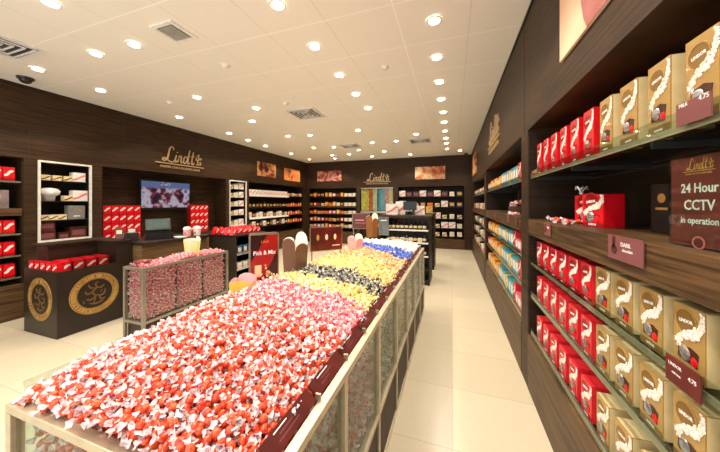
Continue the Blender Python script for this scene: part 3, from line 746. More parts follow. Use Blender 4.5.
for i in range(10):
    for z, nm in [(.92, 'upper'), (.66, 'lower')]:
        pass
m = MB()
for z in (.66, .90): m.box(0, 1.24, 0, .10, z-.02, z, wood_in)
m.build('lower_shelf', t)
rs = random.Random(5)
for z, nm in [(.66, 'lower'), (.90, 'upper')]:
    for i in range(9):
        place(P_pinkbox if rs.random() < .6 else P_orange, (-3.25+.08+i*.135, YB+.01, z+.0006), 0, f'treat box on the {nm} ledge below the candy dispenser, {ORD[i]} from left', 'box', 'treat boxes below the candy dispenser', (1, .85, 1.2))
# back right
F = FB(-1.84); bay(F, 2.22, 'wide shelving bay right of the candy dispenser on the back wall', [1.78, 1.42, 1.02, .70, .42], deck=None, plinth=.34, glass_shelves=False)
rs = random.Random(21)
for z, nm, pals in [(1.78, 'top shelf', [P_yellow, P_white, P_white, P_brown]), (1.42, 'second shelf', [P_cream, P_white, P_dark, P_orange]), (1.02, 'third shelf', [P_white2, P_cream, P_white]), (.70, 'fourth shelf', [P_white, P_cream, P_white2]), (.42, 'bottom shelf', [P_pinkbox, P_white2, P_cream])]:
    for i in range(9):
        p = rs.choice(pals) if not (z > 1.3 and i > 6) else rs.choice([P_dark, P_brown, P_white2])
        place(p, F.W(.15+i*.24, .05, z+.0006), 0, f'{pn[p]} on {nm} of the back right bay, {ORD[i]} from left', 'box', 'goods on the back right bay', 1.35)

# ================================================================== MAIN CANDY BIN
GX0, GX1, GY0, GY1 = -1.37, -.385, .46, 4.03
t = thing('candy_display_bin', 'long champagne-framed glass bin heaped with wrapped truffles in the foreground', 'display bin', (0,0,0))
RZ0, RZ1 = .872, .90
m = MB(); rw = .032
m.box(GX0, GX1, GY0, GY0+rw, RZ0, RZ1, champ).box(GX0, GX1, GY1-rw, GY1, RZ0, RZ1, champ).box(GX0, GX0+rw, GY0+rw, GY1-rw, RZ0, RZ1, champ).box(GX1-rw, GX1, GY0+rw, GY1-rw, RZ0, RZ1, champ)
m.build('top_rail', t, bevel=.002)
m = MB(); z0, z1 = .345, .372
m.box(GX0, GX1, GY0, GY0+rw, z0, z1, champ).box(GX0, GX1, GY1-rw, GY1, z0, z1, champ).box(GX0, GX0+rw, GY0+rw, GY1-rw, z0, z1, champ).box(GX1-rw, GX1, GY0+rw, GY1-rw, z0, z1, champ)
m.build('middle_rail', t, bevel=.002)
m = MB(); z0, z1 = .0, .03
m.box(GX0, GX1, GY0, GY0+rw, z0, z1, champ).box(GX0, GX0+rw, GY0+rw, GY1-rw, z0, z1, champ).box(GX1-rw, GX1, GY0+rw, GY1-rw, z0, z1, champ)
m.build('bottom_rail', t)
ys = [GY0+(GY1-GY0)*k/7 for k in range(8)]
for k, y in enumerate(ys):
    y0 = min(max(y-rw/2, GY0), GY1-rw)
    for x in (GX0, GX1-rw):
        MB().box(x, x+rw, y0, y0+rw, .0301, .3445, champ).box(x, x+rw, y0, y0+rw, .3725, .8715, champ).build('post', t)
MB().box((GX0+GX1)/2-rw/2, (GX0+GX1)/2+rw/2, GY0, GY0+rw, .0301, .3445, champ).box((GX0+GX1)/2-rw/2, (GX0+GX1)/2+rw/2, GY0, GY0+rw, .3725, .8715, champ).build('post', t)
for k in range(7):
    a, b = ys[k]+rw/2+.012*(k == 0), ys[k+1]-rw/2
    MB().box(GX1-.02, GX1-.014, a, b, .373, .871, glass).build('glass_pane', t); MB().box(GX0+.014, GX0+.02, a, b, .373, .871, glass).build('glass_pane', t)
    MB().box(GX1-.02, GX1-.01, a, b, .031, .344, wood).build('base_panel', t); MB().box(GX0+.01, GX0+.02, a, b, .031, .344, wood).build('base_panel', t)
for a, b in ((GX0+rw, (GX0+GX1)/2-rw/2), ((GX0+GX1)/2+rw/2, GX1-rw)):
    MB().box(a, b, GY0+.012, GY0+.018, .373, .871, glass).build('glass_pane', t); MB().box(a, b, GY0+.01, GY0+.02, .031, .344, wood).build('base_panel', t)
MB().box(GX0+.034, GX1-.034, GY0+.034, GY1-.034, .346, .36, brown_pan).build('floor_board', t)
# sloping price card channel along the right rail
card_dark = mat('dark_maroon_card', (92, 30, 24), .35, vary=.15, scale=10)
for k in range(14):
    y0 = GY0+.10+k*.245; b = MB()
    Mx = Matrix.Translation((GX1-.036, y0, .902)) @ Matrix.Rotation(R(38), 4, 'Y')
    b.box(-.052, 0, 0, .232, .0, .004, card_dark, Mx)
    for q in range(3): b.box(-.044+q*.012, -.041+q*.012, .05+.015*(q % 2), .11+.02*((q+k) % 3), .004, .0046, textw if q == 0 else mauve, Mx)
    tag(b.build('price_card', t), 'maroon price card with pale print')
    MB().box(GX1-.04, GX1-.022, y0-.012, y0-.004, .901, .925, steel).build('card_clip', t)
MB().box(-.0, .003, 0, .28, 0, .05, glass, Matrix.Translation((GX0+.012, GY0+.04, .9005)) @ Matrix.Rotation(R(-20), 4, 'Y')).build('acrylic_riser', t)

def surf(x, y):
    u = (x-GX0)/(GX1-GX0); v = (y-GY0)/(GY1-GY0)
    e = min(1, (u)/.30); e2 = min(1, (1-u)/.55); ev = min(1, (y-GY0)/.35); ew = min(1, (GY1-y)/.2)
    sm = lambda a: math.sin(max(0, min(1, a))*PI/2)
    return .885+.10*sm(e+.3)*sm(e2)*sm(ev*.8+.2)*sm(ew+.2)+.008*math.sin(7*x+3*y)+.006*math.sin(13*y)
BANDS = [('red', -9, 1.12), ('pink', 1.12, 1.46), ('yellow', 1.46, 1.70), ('black', 1.70, 1.95), ('gold', 1.95, 2.42), ('orange', 2.42, 2.92), ('blue', 2.92, 3.34), ('white', 3.34, 9)]
INFO = {'red': 'red wrapped truffle with clear white twists in the near half of the long bin', 'pink': 'pink and white wrapped truffle in the long bin beyond the red ones',
        'yellow': 'yellow wrapped truffle in the long bin just before the black ones', 'black': 'black wrapped truffle in the dark stripe across the long bin',
        'gold': 'gold wrapped truffle in the long bin just beyond the black ones', 'orange': 'orange and cream wrapped truffle in the long bin before the blue ones',
        'blue': 'blue wrapped truffle in the blue stripe of the long bin', 'white': 'cream wrapped truffle at the far end of the long bin'}
def band(x, y):
    yy = y-.22*max(0, (-x-.4))/.95+random.gauss(0, .03)
    for k, a, b in BANDS:
        if a <= yy < b: return k
lists = {k: [] for k, _, _ in BANDS}
def blocked(x, y):
    for (bx, by, r) in [(-1.24, 1.56, .07), (-1.25, 1.98, .085)]:
        if abs(x-bx) < r and abs(y-by) < r: return True
    return False
st = .0238
y = GY0+.03
while y < GY1-.03:
    x = GX0+.03
    while x < GX1-.078:
        xx, yy = x+random.uniform(-.01, .01), y+random.uniform(-.01, .01)
        k = band(xx, yy); z = surf(xx, yy)
        lists[k].append(rmat(xx, yy, z+random.uniform(-.004, .014), .35, random.uniform(.74, .88)))
        if random.random() < .42: lists[k].append(rmat(xx+.015, yy+.015, z+random.uniform(.012, .026), .5, random.uniform(.74, .88)))
        x += st
    y += st
# candies pressed against the panes
side = {k: [] for k in lists}
yy = GY0+.06
while yy < GY1-.06:
    zz = .40
    while zz < .865:
        k = band(GX1-.05, yy)
        side[k].append(rmat(GX1-.058, yy+random.uniform(-.012, .012), zz+random.uniform(-.01, .01), .6)); zz += .036
    yy += .046
xx = GX0+.06
while xx < GX1-.05:
    zz = .40
    while zz < .865:
        side['red'].append(rmat(xx+random.uniform(-.012, .012), GY0+.058, zz+random.uniform(-.01, .01), .6)); zz += .034
    xx += .042
cam = Vector((0, 0, 1.55))
for k in lists:
    L = sorted(lists[k], key=lambda M: (M.to_translation()-cam).length)
    inview = [M for M in L if True]
    # those in front of the frame's lower edge do not show; keep nearest 300 that can be seen
    th = R(18.8)
    def vis(M):
        p = M.to_translation(); d = -p.x*math.sin(th)+p.y*math.cos(th); r = p.x*math.cos(th)+p.y*math.sin(th)
        if d < .1: return False
        px, py = 360+271*r/d, 203-271*(p.z-1.55)/d
        return -5 < px < 725 and py < 458
    seen = [M for M in L if vis(M)]; ind = seen[:(250 if k == 'red' else 300)]; ids = set(id(M) for M in ind); rest = [M for M in L if id(M) not in ids]
    for M in ind: put_candy(k, M, INFO[k], f'{k} truffles in the long bin')
    a, b = [(p, q) for n_, p, q in BANDS if n_ == k][0]
    def extra(mb, k=k, a=a, b=b):     # the packed body of the heap under the top layer
        ya, yb = max(a+.0, GY0+.036), min(b, GY1-.036)
        nx, ny = 16, max(3, int((yb-ya)/.06)); vs = []; fs = []
        for j in range(ny+1):
            for i in range(nx+1):
                X = GX0+.075+(GX1-GX0-.15)*i/nx; o_ = .22*max(0, (-X-.4))/.95
                y_ = ya+(yb-ya)*j/ny; Y = y_+o_ if (0 < a) else (ya+(yb+o_-ya)*j/ny)
                if b > 8: Y = (ya+o_)+(yb-ya-o_)*j/ny
                Y = min(Y, GY1-.05)
                if j == 0 and a < 0: Y = ya+.04
                vs.append((X, Y, surf(X, Y)-.012))
        n0 = len(vs)
        for (x_, y_, z_) in vs[:n0]: pass
        vs2 = [(x_, y_, .365) for x_, y_, z_ in vs]
        for j in range(ny):
            for i in range(nx):
                q = j*(nx+1)+i; fs.append((q, q+1, q+nx+2, q+nx+1))
        allv = vs+vs2
        for i in range(nx):
            fs.append((i, n0+i, n0+i+1, i+1)); q = ny*(nx+1)+i; fs.append((q, q+1, n0+q+1, n0+q))
        for j in range(ny):
            q = j*(nx+1); fs.append((q, q+nx+1, n0+q+nx+1, n0+q)); q = q+nx; fs.append((q, n0+q, n0+q+nx+1, q+nx+1))
        mb.add(allv, fs, KINDS[k][0])
    o = stuff_mesh('wrapped_truffles', k, rest+side[k], extra)
    tag(o, {'red': 'the rest of the heap of red and white truffles in the long bin', 'pink': 'the rest of the pink truffle heap in the long bin', 'yellow': 'the rest of the yellow truffle heap before the black stripe',
            'black': 'the rest of the black truffle heap in the long bin', 'gold': 'the rest of the gold truffle heap beyond the black stripe', 'orange': 'the rest of the orange and cream truffle heap',
            'blue': 'the rest of the blue truffle heap in the long bin', 'white': 'the rest of the cream truffle heap at the far end of the bin'}[k], 'candy', None, 'stuff')

# signs and boxes standing in the bin
t = thing('pick_and_mix_sign', 'upright red and black pick and mix sign at the bin left edge', 'sign', (-1.275, 1.62, .90), R(52))
m = MB()
rr = [(-.115,0),(.115,0),(.115,.40)] + [(.115-.02+.02*math.cos(a), .40+.02*math.sin(a)) for a in (.5,1.0,1.57)] + [(-.115+.02-.02*math.sin(a), .40+.02*math.cos(a)) for a in (0,.5,1.0)] + [(-.115,.40)]
m.prism(rr, 0, .02, grey_frame); m.build('frame', t)
m = MB(); m.box(-.105, .105, -.002, 0, .01, .405, mat('sign_black', (40, 12, 11), .25))
m.prism([(-.105,.22),(.02,.405),(.105,.405),(.105,.30),(.0,.13),(-.105,.06)], -.0026, -.002, mat('sign_red', (150, 22, 18), .25))
m.text('Pick & Mix', .040, 0, .27, -.0028, textw, bold=.01)
m.box(-.075, -.025, -.003, -.002, .12, .20, cream); rs = random.Random(2)
for k in range(22): m.ball((.035+rs.gauss(0,.016), -.003, .14+rs.gauss(0,.024)), .008, gold_flat if k % 2 else cream, k=(1,.3,1), nu=6, nv=4)
m.text('Lindt', .03, 0, .35, -.0028, orange_c, shear=.3); m.box(-.05,.05,-.003,-.002,.06,.066,pinkw); m.box(-.04,.04,-.003,-.002,.045,.051,pinkw); m.build('panel', t)

t.scale = (.90, 1, 1.04)

def gusset_box(name, w, h, outer, inner, label, loc, rz, lob=.15, cat='paper cup'):
    """open carton whose four sides end in rounded lobes"""
    t = thing(name, label, cat, loc, rz)
    d = w; k = .82   # narrower at the base
    def wall(p0, p1, q0, q1, mt, nm, off):
        n = 12; b = MB(); vs = []; fs = []
        for i in range(n+1):
            s = i/n; bx = [p0[a]*(1-s)+p1[a]*s for a in (0, 1)]; tx = [q0[a]*(1-s)+q1[a]*s for a in (0, 1)]
            zt = h*(1-lob)*(.86 if nm == 'low_wall' else 1)+(h*lob+((.12*h) if off > .05 else 0))*math.sqrt(max(0, 1-(2*s-1)**2))
            vs += [(bx[0], bx[1], 0), (tx[0], tx[1], zt)]
        ctr = Vector((0, 0, 0)); inn = []
        for v in vs: inn.append((v[0]*(1-off), v[1]*(1-off), v[2]))
        N0 = len(vs); A = []; B_ = []; E_ = []
        for i in range(n):
            q = 2*i; A.append((q, q+2, q+3, q+1)); B_.append((N0+q, N0+q+1, N0+q+3, N0+q+2)); E_.append((q+1, q+3, N0+q+3, N0+q+1))
        b.add(vs+inn, A, outer); b.add(vs+inn, B_+E_, inner)
        b.build(nm.replace('low', 'side'), t)
    c0 = [(-w/2*k, -d/2*k), (w/2*k, -d/2*k), (w/2*k, d/2*k), (-w/2*k, d/2*k)]; c1 = [(-w/2, -d/2), (w/2, -d/2), (w/2, d/2), (-w/2, d/2)]
    for i, nm in enumerate(['front_wall', 'low_wall', 'back_wall', 'side_wall']): wall(c0[i], c0[(i+1) % 4], c1[i], c1[(i+1) % 4], outer, nm, .051 if i == 2 else .03)
    MB().box(-w/2*k*.95, w/2*k*.95, -d/2*k*.95, d/2*k*.95, 0, .004, inner).build('base', t)
    return t
gusset_box('paper_cup', .15, .36, brown_gloss, white_card, 'tall brown paper cup with white inside beside the pick and mix sign', (-1.25, 1.98, .90), R(-12))
gusset_box('paper_cup', .13, .22, pink_c, white_card, 'pink paper cup with white inside among the gold truffles', (-1.08, 3.00, .94), R(-20))
gusset_box('paper_cup', .15, .36, tanleather, white_card, 'tan paper cup with white inside at the far end of the bin', (-1.27, 4.35, .98), R(-24))
gusset_box('paper_cup', .13, .17, yellow_c, pink_c, 'small yellow paper cup at the left bin edge before the red sign', (-1.30, 1.44, .885), R(20))
t = thing('bin_sign', 'wide maroon candy sign on two posts over the bin left edge', 'sign', (-1.21, 2.50, .885), R(46))
t.scale = (1.02, 1, 1.06)
m = MB().box(-.17, .17, 0, .012, .17, .40, grey_frame); m.build('frame', t)
m = MB().box(-.163, .163, -.002, 0, .177, .393, mat('sign_maroon', (110, 22, 20), .3, rgb2=(60, 14, 14), scale=6))
for k in range(3): m.ball((-.09+k*.09, -.002, .30), .022, cream if k else gold_flat, k=(.7,.15,1.3)); 
m.box(.06,.14,-.003,-.002,.215,.222,textw); m.build('panel', t)
for x in (-.15, .15): MB().box(x-.005, x+.005, .002, .010, 0, .17, grey_frame).build('leg', t)
t = thing('bin_sign', 'maroon sign on posts at the far end of the long bin', 'sign', (-1.50, 4.45, 0), R(10))
MB().box(-.15, .15, 0, .012, 1.10, 1.37, grey_frame).build('frame', t)
m = MB().box(-.143, .143, -.002, 0, 1.107, 1.363, choc_red); m.box(-.1,.1,-.003,-.002,1.2,1.207,pinkw); m.box(-.1,.06,-.003,-.002,1.25,1.257,textw); m.build('panel', t)
for x in (-.13, .13): MB().box(x-.006, x+.006, .002, .010, 0, 1.10, grey_frame).build('leg', t)
MB().box(-.15, .15, -.1, .1, 0, .012, grey_frame).build('foot', t)

# ================================================================== GONDOLAS BEYOND THE BIN
def gondola(x0, x1_, y0, y1, h, label, shelves):
    t = thing('shelf_unit', label, 'shelving', ((x0+x1_)/2, (y0+y1)/2, 0))
    hx, hy = (x1_-x0)/2, (y1-y0)/2
    MB().box(-hx-.02, hx+.02, -hy-.02, hy+.02, h-.05, h, wood).build('top', t, bevel=.003)
    MB().box(-hx+.02, hx-.02, -hy+.03, hy-.03, 0, .10, black).build('base', t)
    MB().box(-hx+.02, hx-.02, -.01, .01, .10, h-.05, brown_pan).build('back_panel', t)
    for x in (-hx, hx-.02): MB().box(x, x+.02, -hy, hy, 0, h-.05, wood_in).build('side_panel', t)
    for z in shelves: MB().box(-hx+.021, hx-.021, -hy+.01, hy-.01, z-.02, z, darkgrey).build('shelf', t)
    return t
gondola(-1.37, -.40, 5.20, 5.94, 1.31, 'waist-high shelf unit with rows of jars beyond the long bin', [.30, .55, .80, 1.04])
names4 = ['bottom', 'second', 'third', 'top']
for k, z in enumerate([.55, .80, 1.04]):
    for i in range(9):
        p = P_bottle; s = (1.2, 1.2, .85)
        if i % 2 == 0 or k == 2:
            place(p, (-1.30+.12+i*.085, 5.27, z+.0006), 0, f'dark jar on the {names4[k+1]} shelf of the unit beyond the bin, {ORD[i]} from left', 'jar', 'jars on the unit beyond the bin', s)
        else:
            place(P_white2, (-1.30+.12+i*.085, 5.24, z+.0006), 0, f'small white box on the {names4[k+1]} shelf of the unit beyond the bin, {ORD[i]} from left', 'box', 'boxes on the unit beyond the bin', .72)
    o = MB().box(-.46, .46, 0, .004, 0, .03, white_card).build('label_strip'); o.location = (-.885, 5.203, z-.025); tag(o, f'white label strip on the {names4[k+1]} shelf edge beyond the bin', 'label')
m = MB().box(-.10, .10, 0, .012, 0, .36, grey_frame).box(-.09, .09, -.002, 0, .01, .35, mat('slate_print', (110, 118, 120), .3, vary=.3, scale=10)).box(-.06, .06, -.003, -.002, .28, .30, textw)
o = m.build('poster_frame'); o.location = (-1.27, 5.165, .92); tag(o, 'grey poster in a metal frame on the left of the unit beyond the bin', 'poster')
# on top of it
m = MB().box(-.09, .09, -.02, .02, 0, .07, black).box(-.012, .012, -.012, .012, .07, .10, black).box(-.13, .13, -.04, .04, .10, .27, black).box(-.05, -.005, -.042, -.04, .015, .06, white_card).box(.005, .05, -.042, -.04, .015, .06, white_card)
m.box(-.09, .09, -.042, -.02, 0, .07, black)
o = m.build('card_display'); o.location = (-.80, 5.45, 1.3106); tag(o, 'black card display standing on the shelf unit beyond the bin', 'display stand')
for i, (x, y, s, r, lb) in enumerate([(-1.17, 5.5, 1.5, .3, 'white gift box on the left of the shelf unit top'), (-1.00, 5.62, 1.8, -.4, 'large white gift box behind on the shelf unit top'), (-.62, 5.6, 1.2, .2, 'small white gift box right of the black display')]):
    place(P_white, (x, y, 1.3106), r, lb + ' beyond the bin', 'box', None, s)
gondola(-1.37, -.40, 6.45, 7.15, 1.31, 'second waist-high shelf unit farther down the aisle', [.35, .65, .98])
for k, z in enumerate([.35, .65, .98]):
    for i in range(4):
        place([P_orange, P_cream, P_white2, P_red2][(i+k) % 4], (-.405+.004, 6.56+i*.15, z+.0006) if False else (-1.2+i*.2, 6.50, z+.0006), 0, f'box on the {["bottom","middle","top"][k]} shelf of the farther unit, {ORD[i]} from left', 'box', 'boxes on the farther unit')
for i in range(3):
    place(P_yellow if i != 1 else P_cream, (-1.1+i*.3, 6.8, 1.3106), .3*i, f'box on top of the farther shelf unit, {ORD[i]} from left', 'box')

# ================================================================== PINK BIN
PX0, PX1, PY0, PY1 = -3.34, -3.03, 1.93, 3.06
t = thing('candy_display_bin', 'narrow grey-framed glass bin packed with small rose truffles near the counter', 'display bin', (0,0,0))
rw = .028
m = MB()
for z0, z1 in ((.842, .87), (.28, .306)):
    m.box(PX0, PX1, PY0, PY0+rw, z0, z1, grey_frame).box(PX0, PX1, PY1-rw, PY1, z0, z1, grey_frame).box(PX0, PX0+rw, PY0+rw, PY1-rw, z0, z1, grey_frame).box(PX1-rw, PX1, PY0+rw, PY1-rw, z0, z1, grey_frame)
m.build('rail', t)
for x in (PX0, PX1-rw):
    for y in (PY0, PY1-rw): MB().box(x, x+rw, y, y+rw, 0, .2795, grey_frame).box(x, x+rw, y, y+rw, .3065, .8415, grey_frame).build('post', t)
MB().box(PX0+.03, PX1-.03, PY0+.03, PY1-.03, 0, .28, brown_pan).build('base', t)
pys = [PY0+.03, PY0+.03+.357, PY0+.03+.714, PY1-.03]
for k in range(3):
    MB().box(PX1-.012, PX1-.008, pys[k], pys[k+1]-.004, .307, .841, glass).build('glass_pane', t); MB().box(PX0+.008, PX0+.012, pys[k], pys[k+1]-.004, .307, .841, glass).build('glass_pane', t)
MB().box(PX0+.029, PX1-.029, PY0+.008, PY0+.012, .307, .841, glass).build('glass_pane', t)
for k in (1, 2): MB().box(PX0+.03, PX1-.03, pys[k]-.004, pys[k], .31, .84, darkgrey).build('divider', t)
L = []
def pb(x, y, z, s=.78): return rmat(x, y, z, .7, s)
yy = PY0+.05
while yy < PY1-.04:
    zz = .335
    if min(abs(yy-p) for p in pys) > .014:
        while zz < .835: L.append(pb(PX1-.045+random.uniform(-.006, .006), yy+random.uniform(-.006,.006), zz+random.uniform(-.006,.006))); zz += .0265
    yy += .029
xx = PX0+.05
while xx < PX1-.05:
    zz = .335
    while zz < .83: L.append(pb(xx, PY0+.045, zz+random.uniform(-.006,.006))); zz += .0265
    xx += .029
yy = PY0+.06
while yy < PY1-.04:
    xx = PX0+.05
    while xx < PX1-.04:
        L.append(pb(xx+random.uniform(-.01,.01), yy+random.uniform(-.01,.01), .855+random.uniform(0,.015)+.03*math.sin(PI*(xx-PX0)/(PX1-PX0))+.012*math.sin(8*yy), .85)); xx += .028
    yy += .028
L.sort(key=lambda M: (M.to_translation()-cam).length)
for M in L[:300]: put_candy('rose', M, 'small rose and white wrapped truffle packed in the narrow bin', 'rose truffles in the narrow bin')
def ex(mb): mb.box(PX0+.06, PX1-.06, PY0+.06, PY1-.04, .307, .845, KINDS['rose'][0])
tag(stuff_mesh('wrapped_truffles', 'rose', L[300:], ex), 'the rest of the rose truffles filling the narrow bin', 'candy', None, 'stuff')
m = MB(); m.lathe([(.06,0),(.08,.02),(.082,.035),(.074,.035),(.055,.01)], mat('copper_tray', (140, 70, 60), .3, metal=.4), n=20)
o = m.build('scoop_bowl'); o.location = (PX1-.17, PY0+.11, .888); tag(o, 'reddish metal bowl resting on the front end of the rose truffle bin', 'bowl')
gusset_box('paper_cup', .15, .20, mat('lime_card', (214, 210, 120), .45, rgb2=(244, 240, 220), scale=14, stretch=(1,1,.05)), white_card, 'white and lime striped paper cup standing in the rose truffle bin', (-3.19, 2.62, .89), R(-20), lob=.08)

# ================================================================== EMBLEM COUNTER
CX0, CX1, CY0, CY1 = -4.92, -4.24, 1.80, 2.56
t = thing('emblem_counter', 'dark brown counter block with two round gold emblems', 'counter', (0,0,0))
MB().box(CX0, CX1, CY0, CY1, 0, .72, brown_pan).build('body', t)
m = MB(); m.box(CX0, CX1, CY0, CY0+.02, .7205, .76, brown_pan).box(CX1-.02, CX1, CY0+.02, 2.38, .7205, .76, brown_pan).box(CX0, CX0+.02, CY0+.02, 2.38, .7205, .76, brown_pan); m.build('tray_edge', t)
MB().box(CX0+.02, CX1-.0, 2.38, CY1, .7205, 1.02, brown_pan).box(CX0+.02, CX0+.26, 1.90, 2.38, .7205, 1.02, brown_pan).build('upstand', t)
MB().box(CX0-.02, CX1+.02, 2.34, CY1, 1.0205, 1.045, wood_in).box(CX0-.02, CX0+.30, 1.86, 2.34, 1.0205, 1.045, wood_in).build('worktop', t)
MB().box(CX1-.008, CX1-.004, 1.90, 2.38, .76, .96, glass).build('glass_screen', t)
def emblem(M, label):
    m = MB(); g = gold_flat
    m.ring(.178, .25, -.004, 0, g, M, n=48); m.ring(.238, .242, -.005, -.004, dark_t, M, n=48); m.ring(.184, .188, -.005, -.004, dark_t, M, n=48)
    txt = 'LINDT & SPRUNGLI · CHOCOLATIERS · '
    for i, c in enumerate(txt):
        if c == ' ': continue
        a = PI*.86-2*PI*i/len(txt)
        m.text(c, .048, .196*math.cos(a), .196*math.sin(a), -.004, dark_t, M, rot=a-PI/2, th=.0012)
    fig = [[(-.02,-.12),(0,-.04),(-.03,.02),(.01,.07),(.0,.12),(.03,.135)], [(0,-.02),(.05,-.04),(.09,-.02),(.10,.03)], [(-.03,.02),(-.08,.01),(-.10,.05)], [(.01,.07),(.06,.06),(.09,.09)], [(-.01,.07),(-.05,.08),(-.07,.12)],
           [(-.06,-.11),(0,-.13),(.08,-.11)], [(0,-.04),(-.05,-.07),(-.09,-.05)], [(.04,-.05),(.06,-.09),(.10,-.08)], [(-.11,-.1),(-.12,-.06)], [(.05,.0),(.07,.03)]]
    for st in fig: m.ribbon(spline(st, 4), lambda t: .008+.010*math.sin(PI*t), -.004, 0, mat('bronze_print', (130, 98, 58), .4, metal=.3), M)
    m.build('emblem', t)
emblem(Matrix.Translation((-4.58, CY0-.0005, .42)), '')
emblem(Matrix.Translation((CX1+.0005, 2.15, .42)) @ Matrix.Rotation(PI/2, 4, 'Z'), '')
n = 0
for j in range(4):
    for i in range(3):
        x = CX0+.34+i*.115 if j else CX0+.34+i*.115
        place(small_red, (CX1-.06-i*.112, 1.90+j*.12, .7211), PI/2 if i == 0 else 0, f'small red box in the counter tray, row {["one","two","three","four"][j]} back, {ORD[i]} from the aisle side', 'box', 'small red boxes in the counter tray', (1, 1, 1.15))
for i in range(5): place(small_red, (CX0+.085+i*.122, 1.83-.005, .7211), 0, f'small red box on the front left of the counter tray, {ORD[i]} from left', 'box', 'small red boxes at tray front', (1, .6, 1.1))
# card holder on counter
t = thing('card_stand', 'small dark card stand on the emblem counter top', 'card stand', (-4.33, 2.46, 1.0456), R(40))
MB().box(-.05, .05, -.03, .03, 0, .01, black).build('foot', t); MB().box(-.045, .045, -.004, .004, .01, .17, choc_red).box(-.03, .03, -.006, -.004, .08, .13, cream).build('card', t)

# cash counter
t = thing('cash_counter', 'tan wood cash counter running back from the emblem counter', 'counter', (0,0,0))
MB().box(-4.62, -4.06, 2.575, 3.62, 0, .955, wood_tan).build('body', t); MB().box(-4.66, -4.02, 2.575, 3.64, .9555, 1.0, brown_pan).build('worktop', t, bevel=.003)
def till(x, y, rz, label):
    t = thing('cash_register', label, 'cash register', (x, y, 1.0006), rz)
    MB().prism([(-.17,0),(.17,0),(.17,.05),(-.17,.10)], -.17, .17, black, Matrix.Rotation(PI/2, 4, 'Z')).build('base', t)
    MB().box(-.15, .15, .05, .12, .09, .16, darkgrey).build('body', t)
    m = MB(); Mx = Matrix.Translation((0, 0, .12)) @ Matrix.Rotation(R(-30), 4, 'X')
    m.box(-.16, .16, -.02, .015, 0, .20, mat('till_shell', (40, 48, 46), .3), Mx); m.build('screen_housing', t, bevel=.01)
    MB().box(-.13, .13, -.022, -.0205, .03, .17, mat('till_screen', (70, 88, 84), .2), Mx).build('screen', t)
    return t
till(-4.32, 2.98, R(60), 'grey touch-screen till on the cash counter left of the cups')
t = thing('receipt_printer', 'small black receipt printer on the cash counter by the till', 'printer', (-4.45, 2.68, 1.0006), R(70))
MB().box(-.07, .07, -.09, .09, 0, .12, darkgrey).build('body', t, bevel=.01); MB().box(-.04, .04, -.02, -.012, .12, .17, white_card).build('paper', t)
for (x, y, mt, lb) in [(-4.16, 3.33, pink_c, 'small pink tub with white lid on the cash counter'), (-4.12, 3.48, white_card, 'small white tub with pink print at the cash counter end')]:
    t = thing('tub', lb, 'tub', (x, y, 1.0006))
    MB().lathe([(.05,0),(.058,.11)], mt, n=18).build('cup', t, smooth=False); MB().lathe([(.06,.1105),(.06,.125),(.045,.15),(.02,.158)], white_card, n=18).build('lid', t); MB().ball((.02,-.055,.055), .022, pinkw, k=(1,.3,1)).build('print', t)
o = MB().box(-.10, .10, -.07, .07, 0, .012, white_card).build('leaflet_pile'); o.location = (-4.15, 3.18, 1.0006); tag(o, 'flat white leaflets lying on the cash counter', 'leaflets')
# cup with leaf front hanging on counter? (striped tub built above)
# black impulse rack with red bags
t = thing('impulse_rack', 'black open rack with red bags on top past the cash counter', 'shelving', (0,0,0))
QX0, QX1, QY0, QY1 = -4.10, -3.50, 3.70, 4.50
MB().box(QX0, QX1, QY0, QY1, .96, .99, black).build('top', t)
MB().box(QX0, QX1, QY0, QY0+.02, 0, .9595, brown_pan).build('side_panel', t); MB().box(QX0, QX1, QY1-.02, QY1, 0, .9595, black).build('side_panel', t); MB().box(QX0, QX0+.02, QY0+.021, QY1-.021, 0, .9595, black).build('back_panel', t)
for z in (.12, .40, .66): MB().box(QX0+.021, QX1, QY0+.021, QY1-.021, z-.02, z, black).box(QX1-.004, QX1+.002, QY0+.021, QY1-.021, z-.02, z+.02, silver).build('shelf', t)
for k, z in enumerate((.12, .40, .66)):
    for i in range(5): place(P_blue if k == 2 else P_white2, (QX1-.03, QY0+.12+i*.14, z+.0006), PI/2, f'{"blue" if k == 2 else "white"} packet on the {["bottom","middle","top"][k]} rack shelf, {ORD[i]} from the tills', 'box', 'packets on the black rack', .9)
for j in range(4):
    for i in range(6):
        place(P_bag, (QX0+.10+j*.13, QY0+.08+i*.125, .9906), PI/2+random.uniform(-.5,.5), f'red truffle bag on the black rack top, {ORD[j]} row across, {ORD[i]} from the tills', 'bag', 'red bags on the black rack', (1, 1, random.uniform(.7, 1.05)))

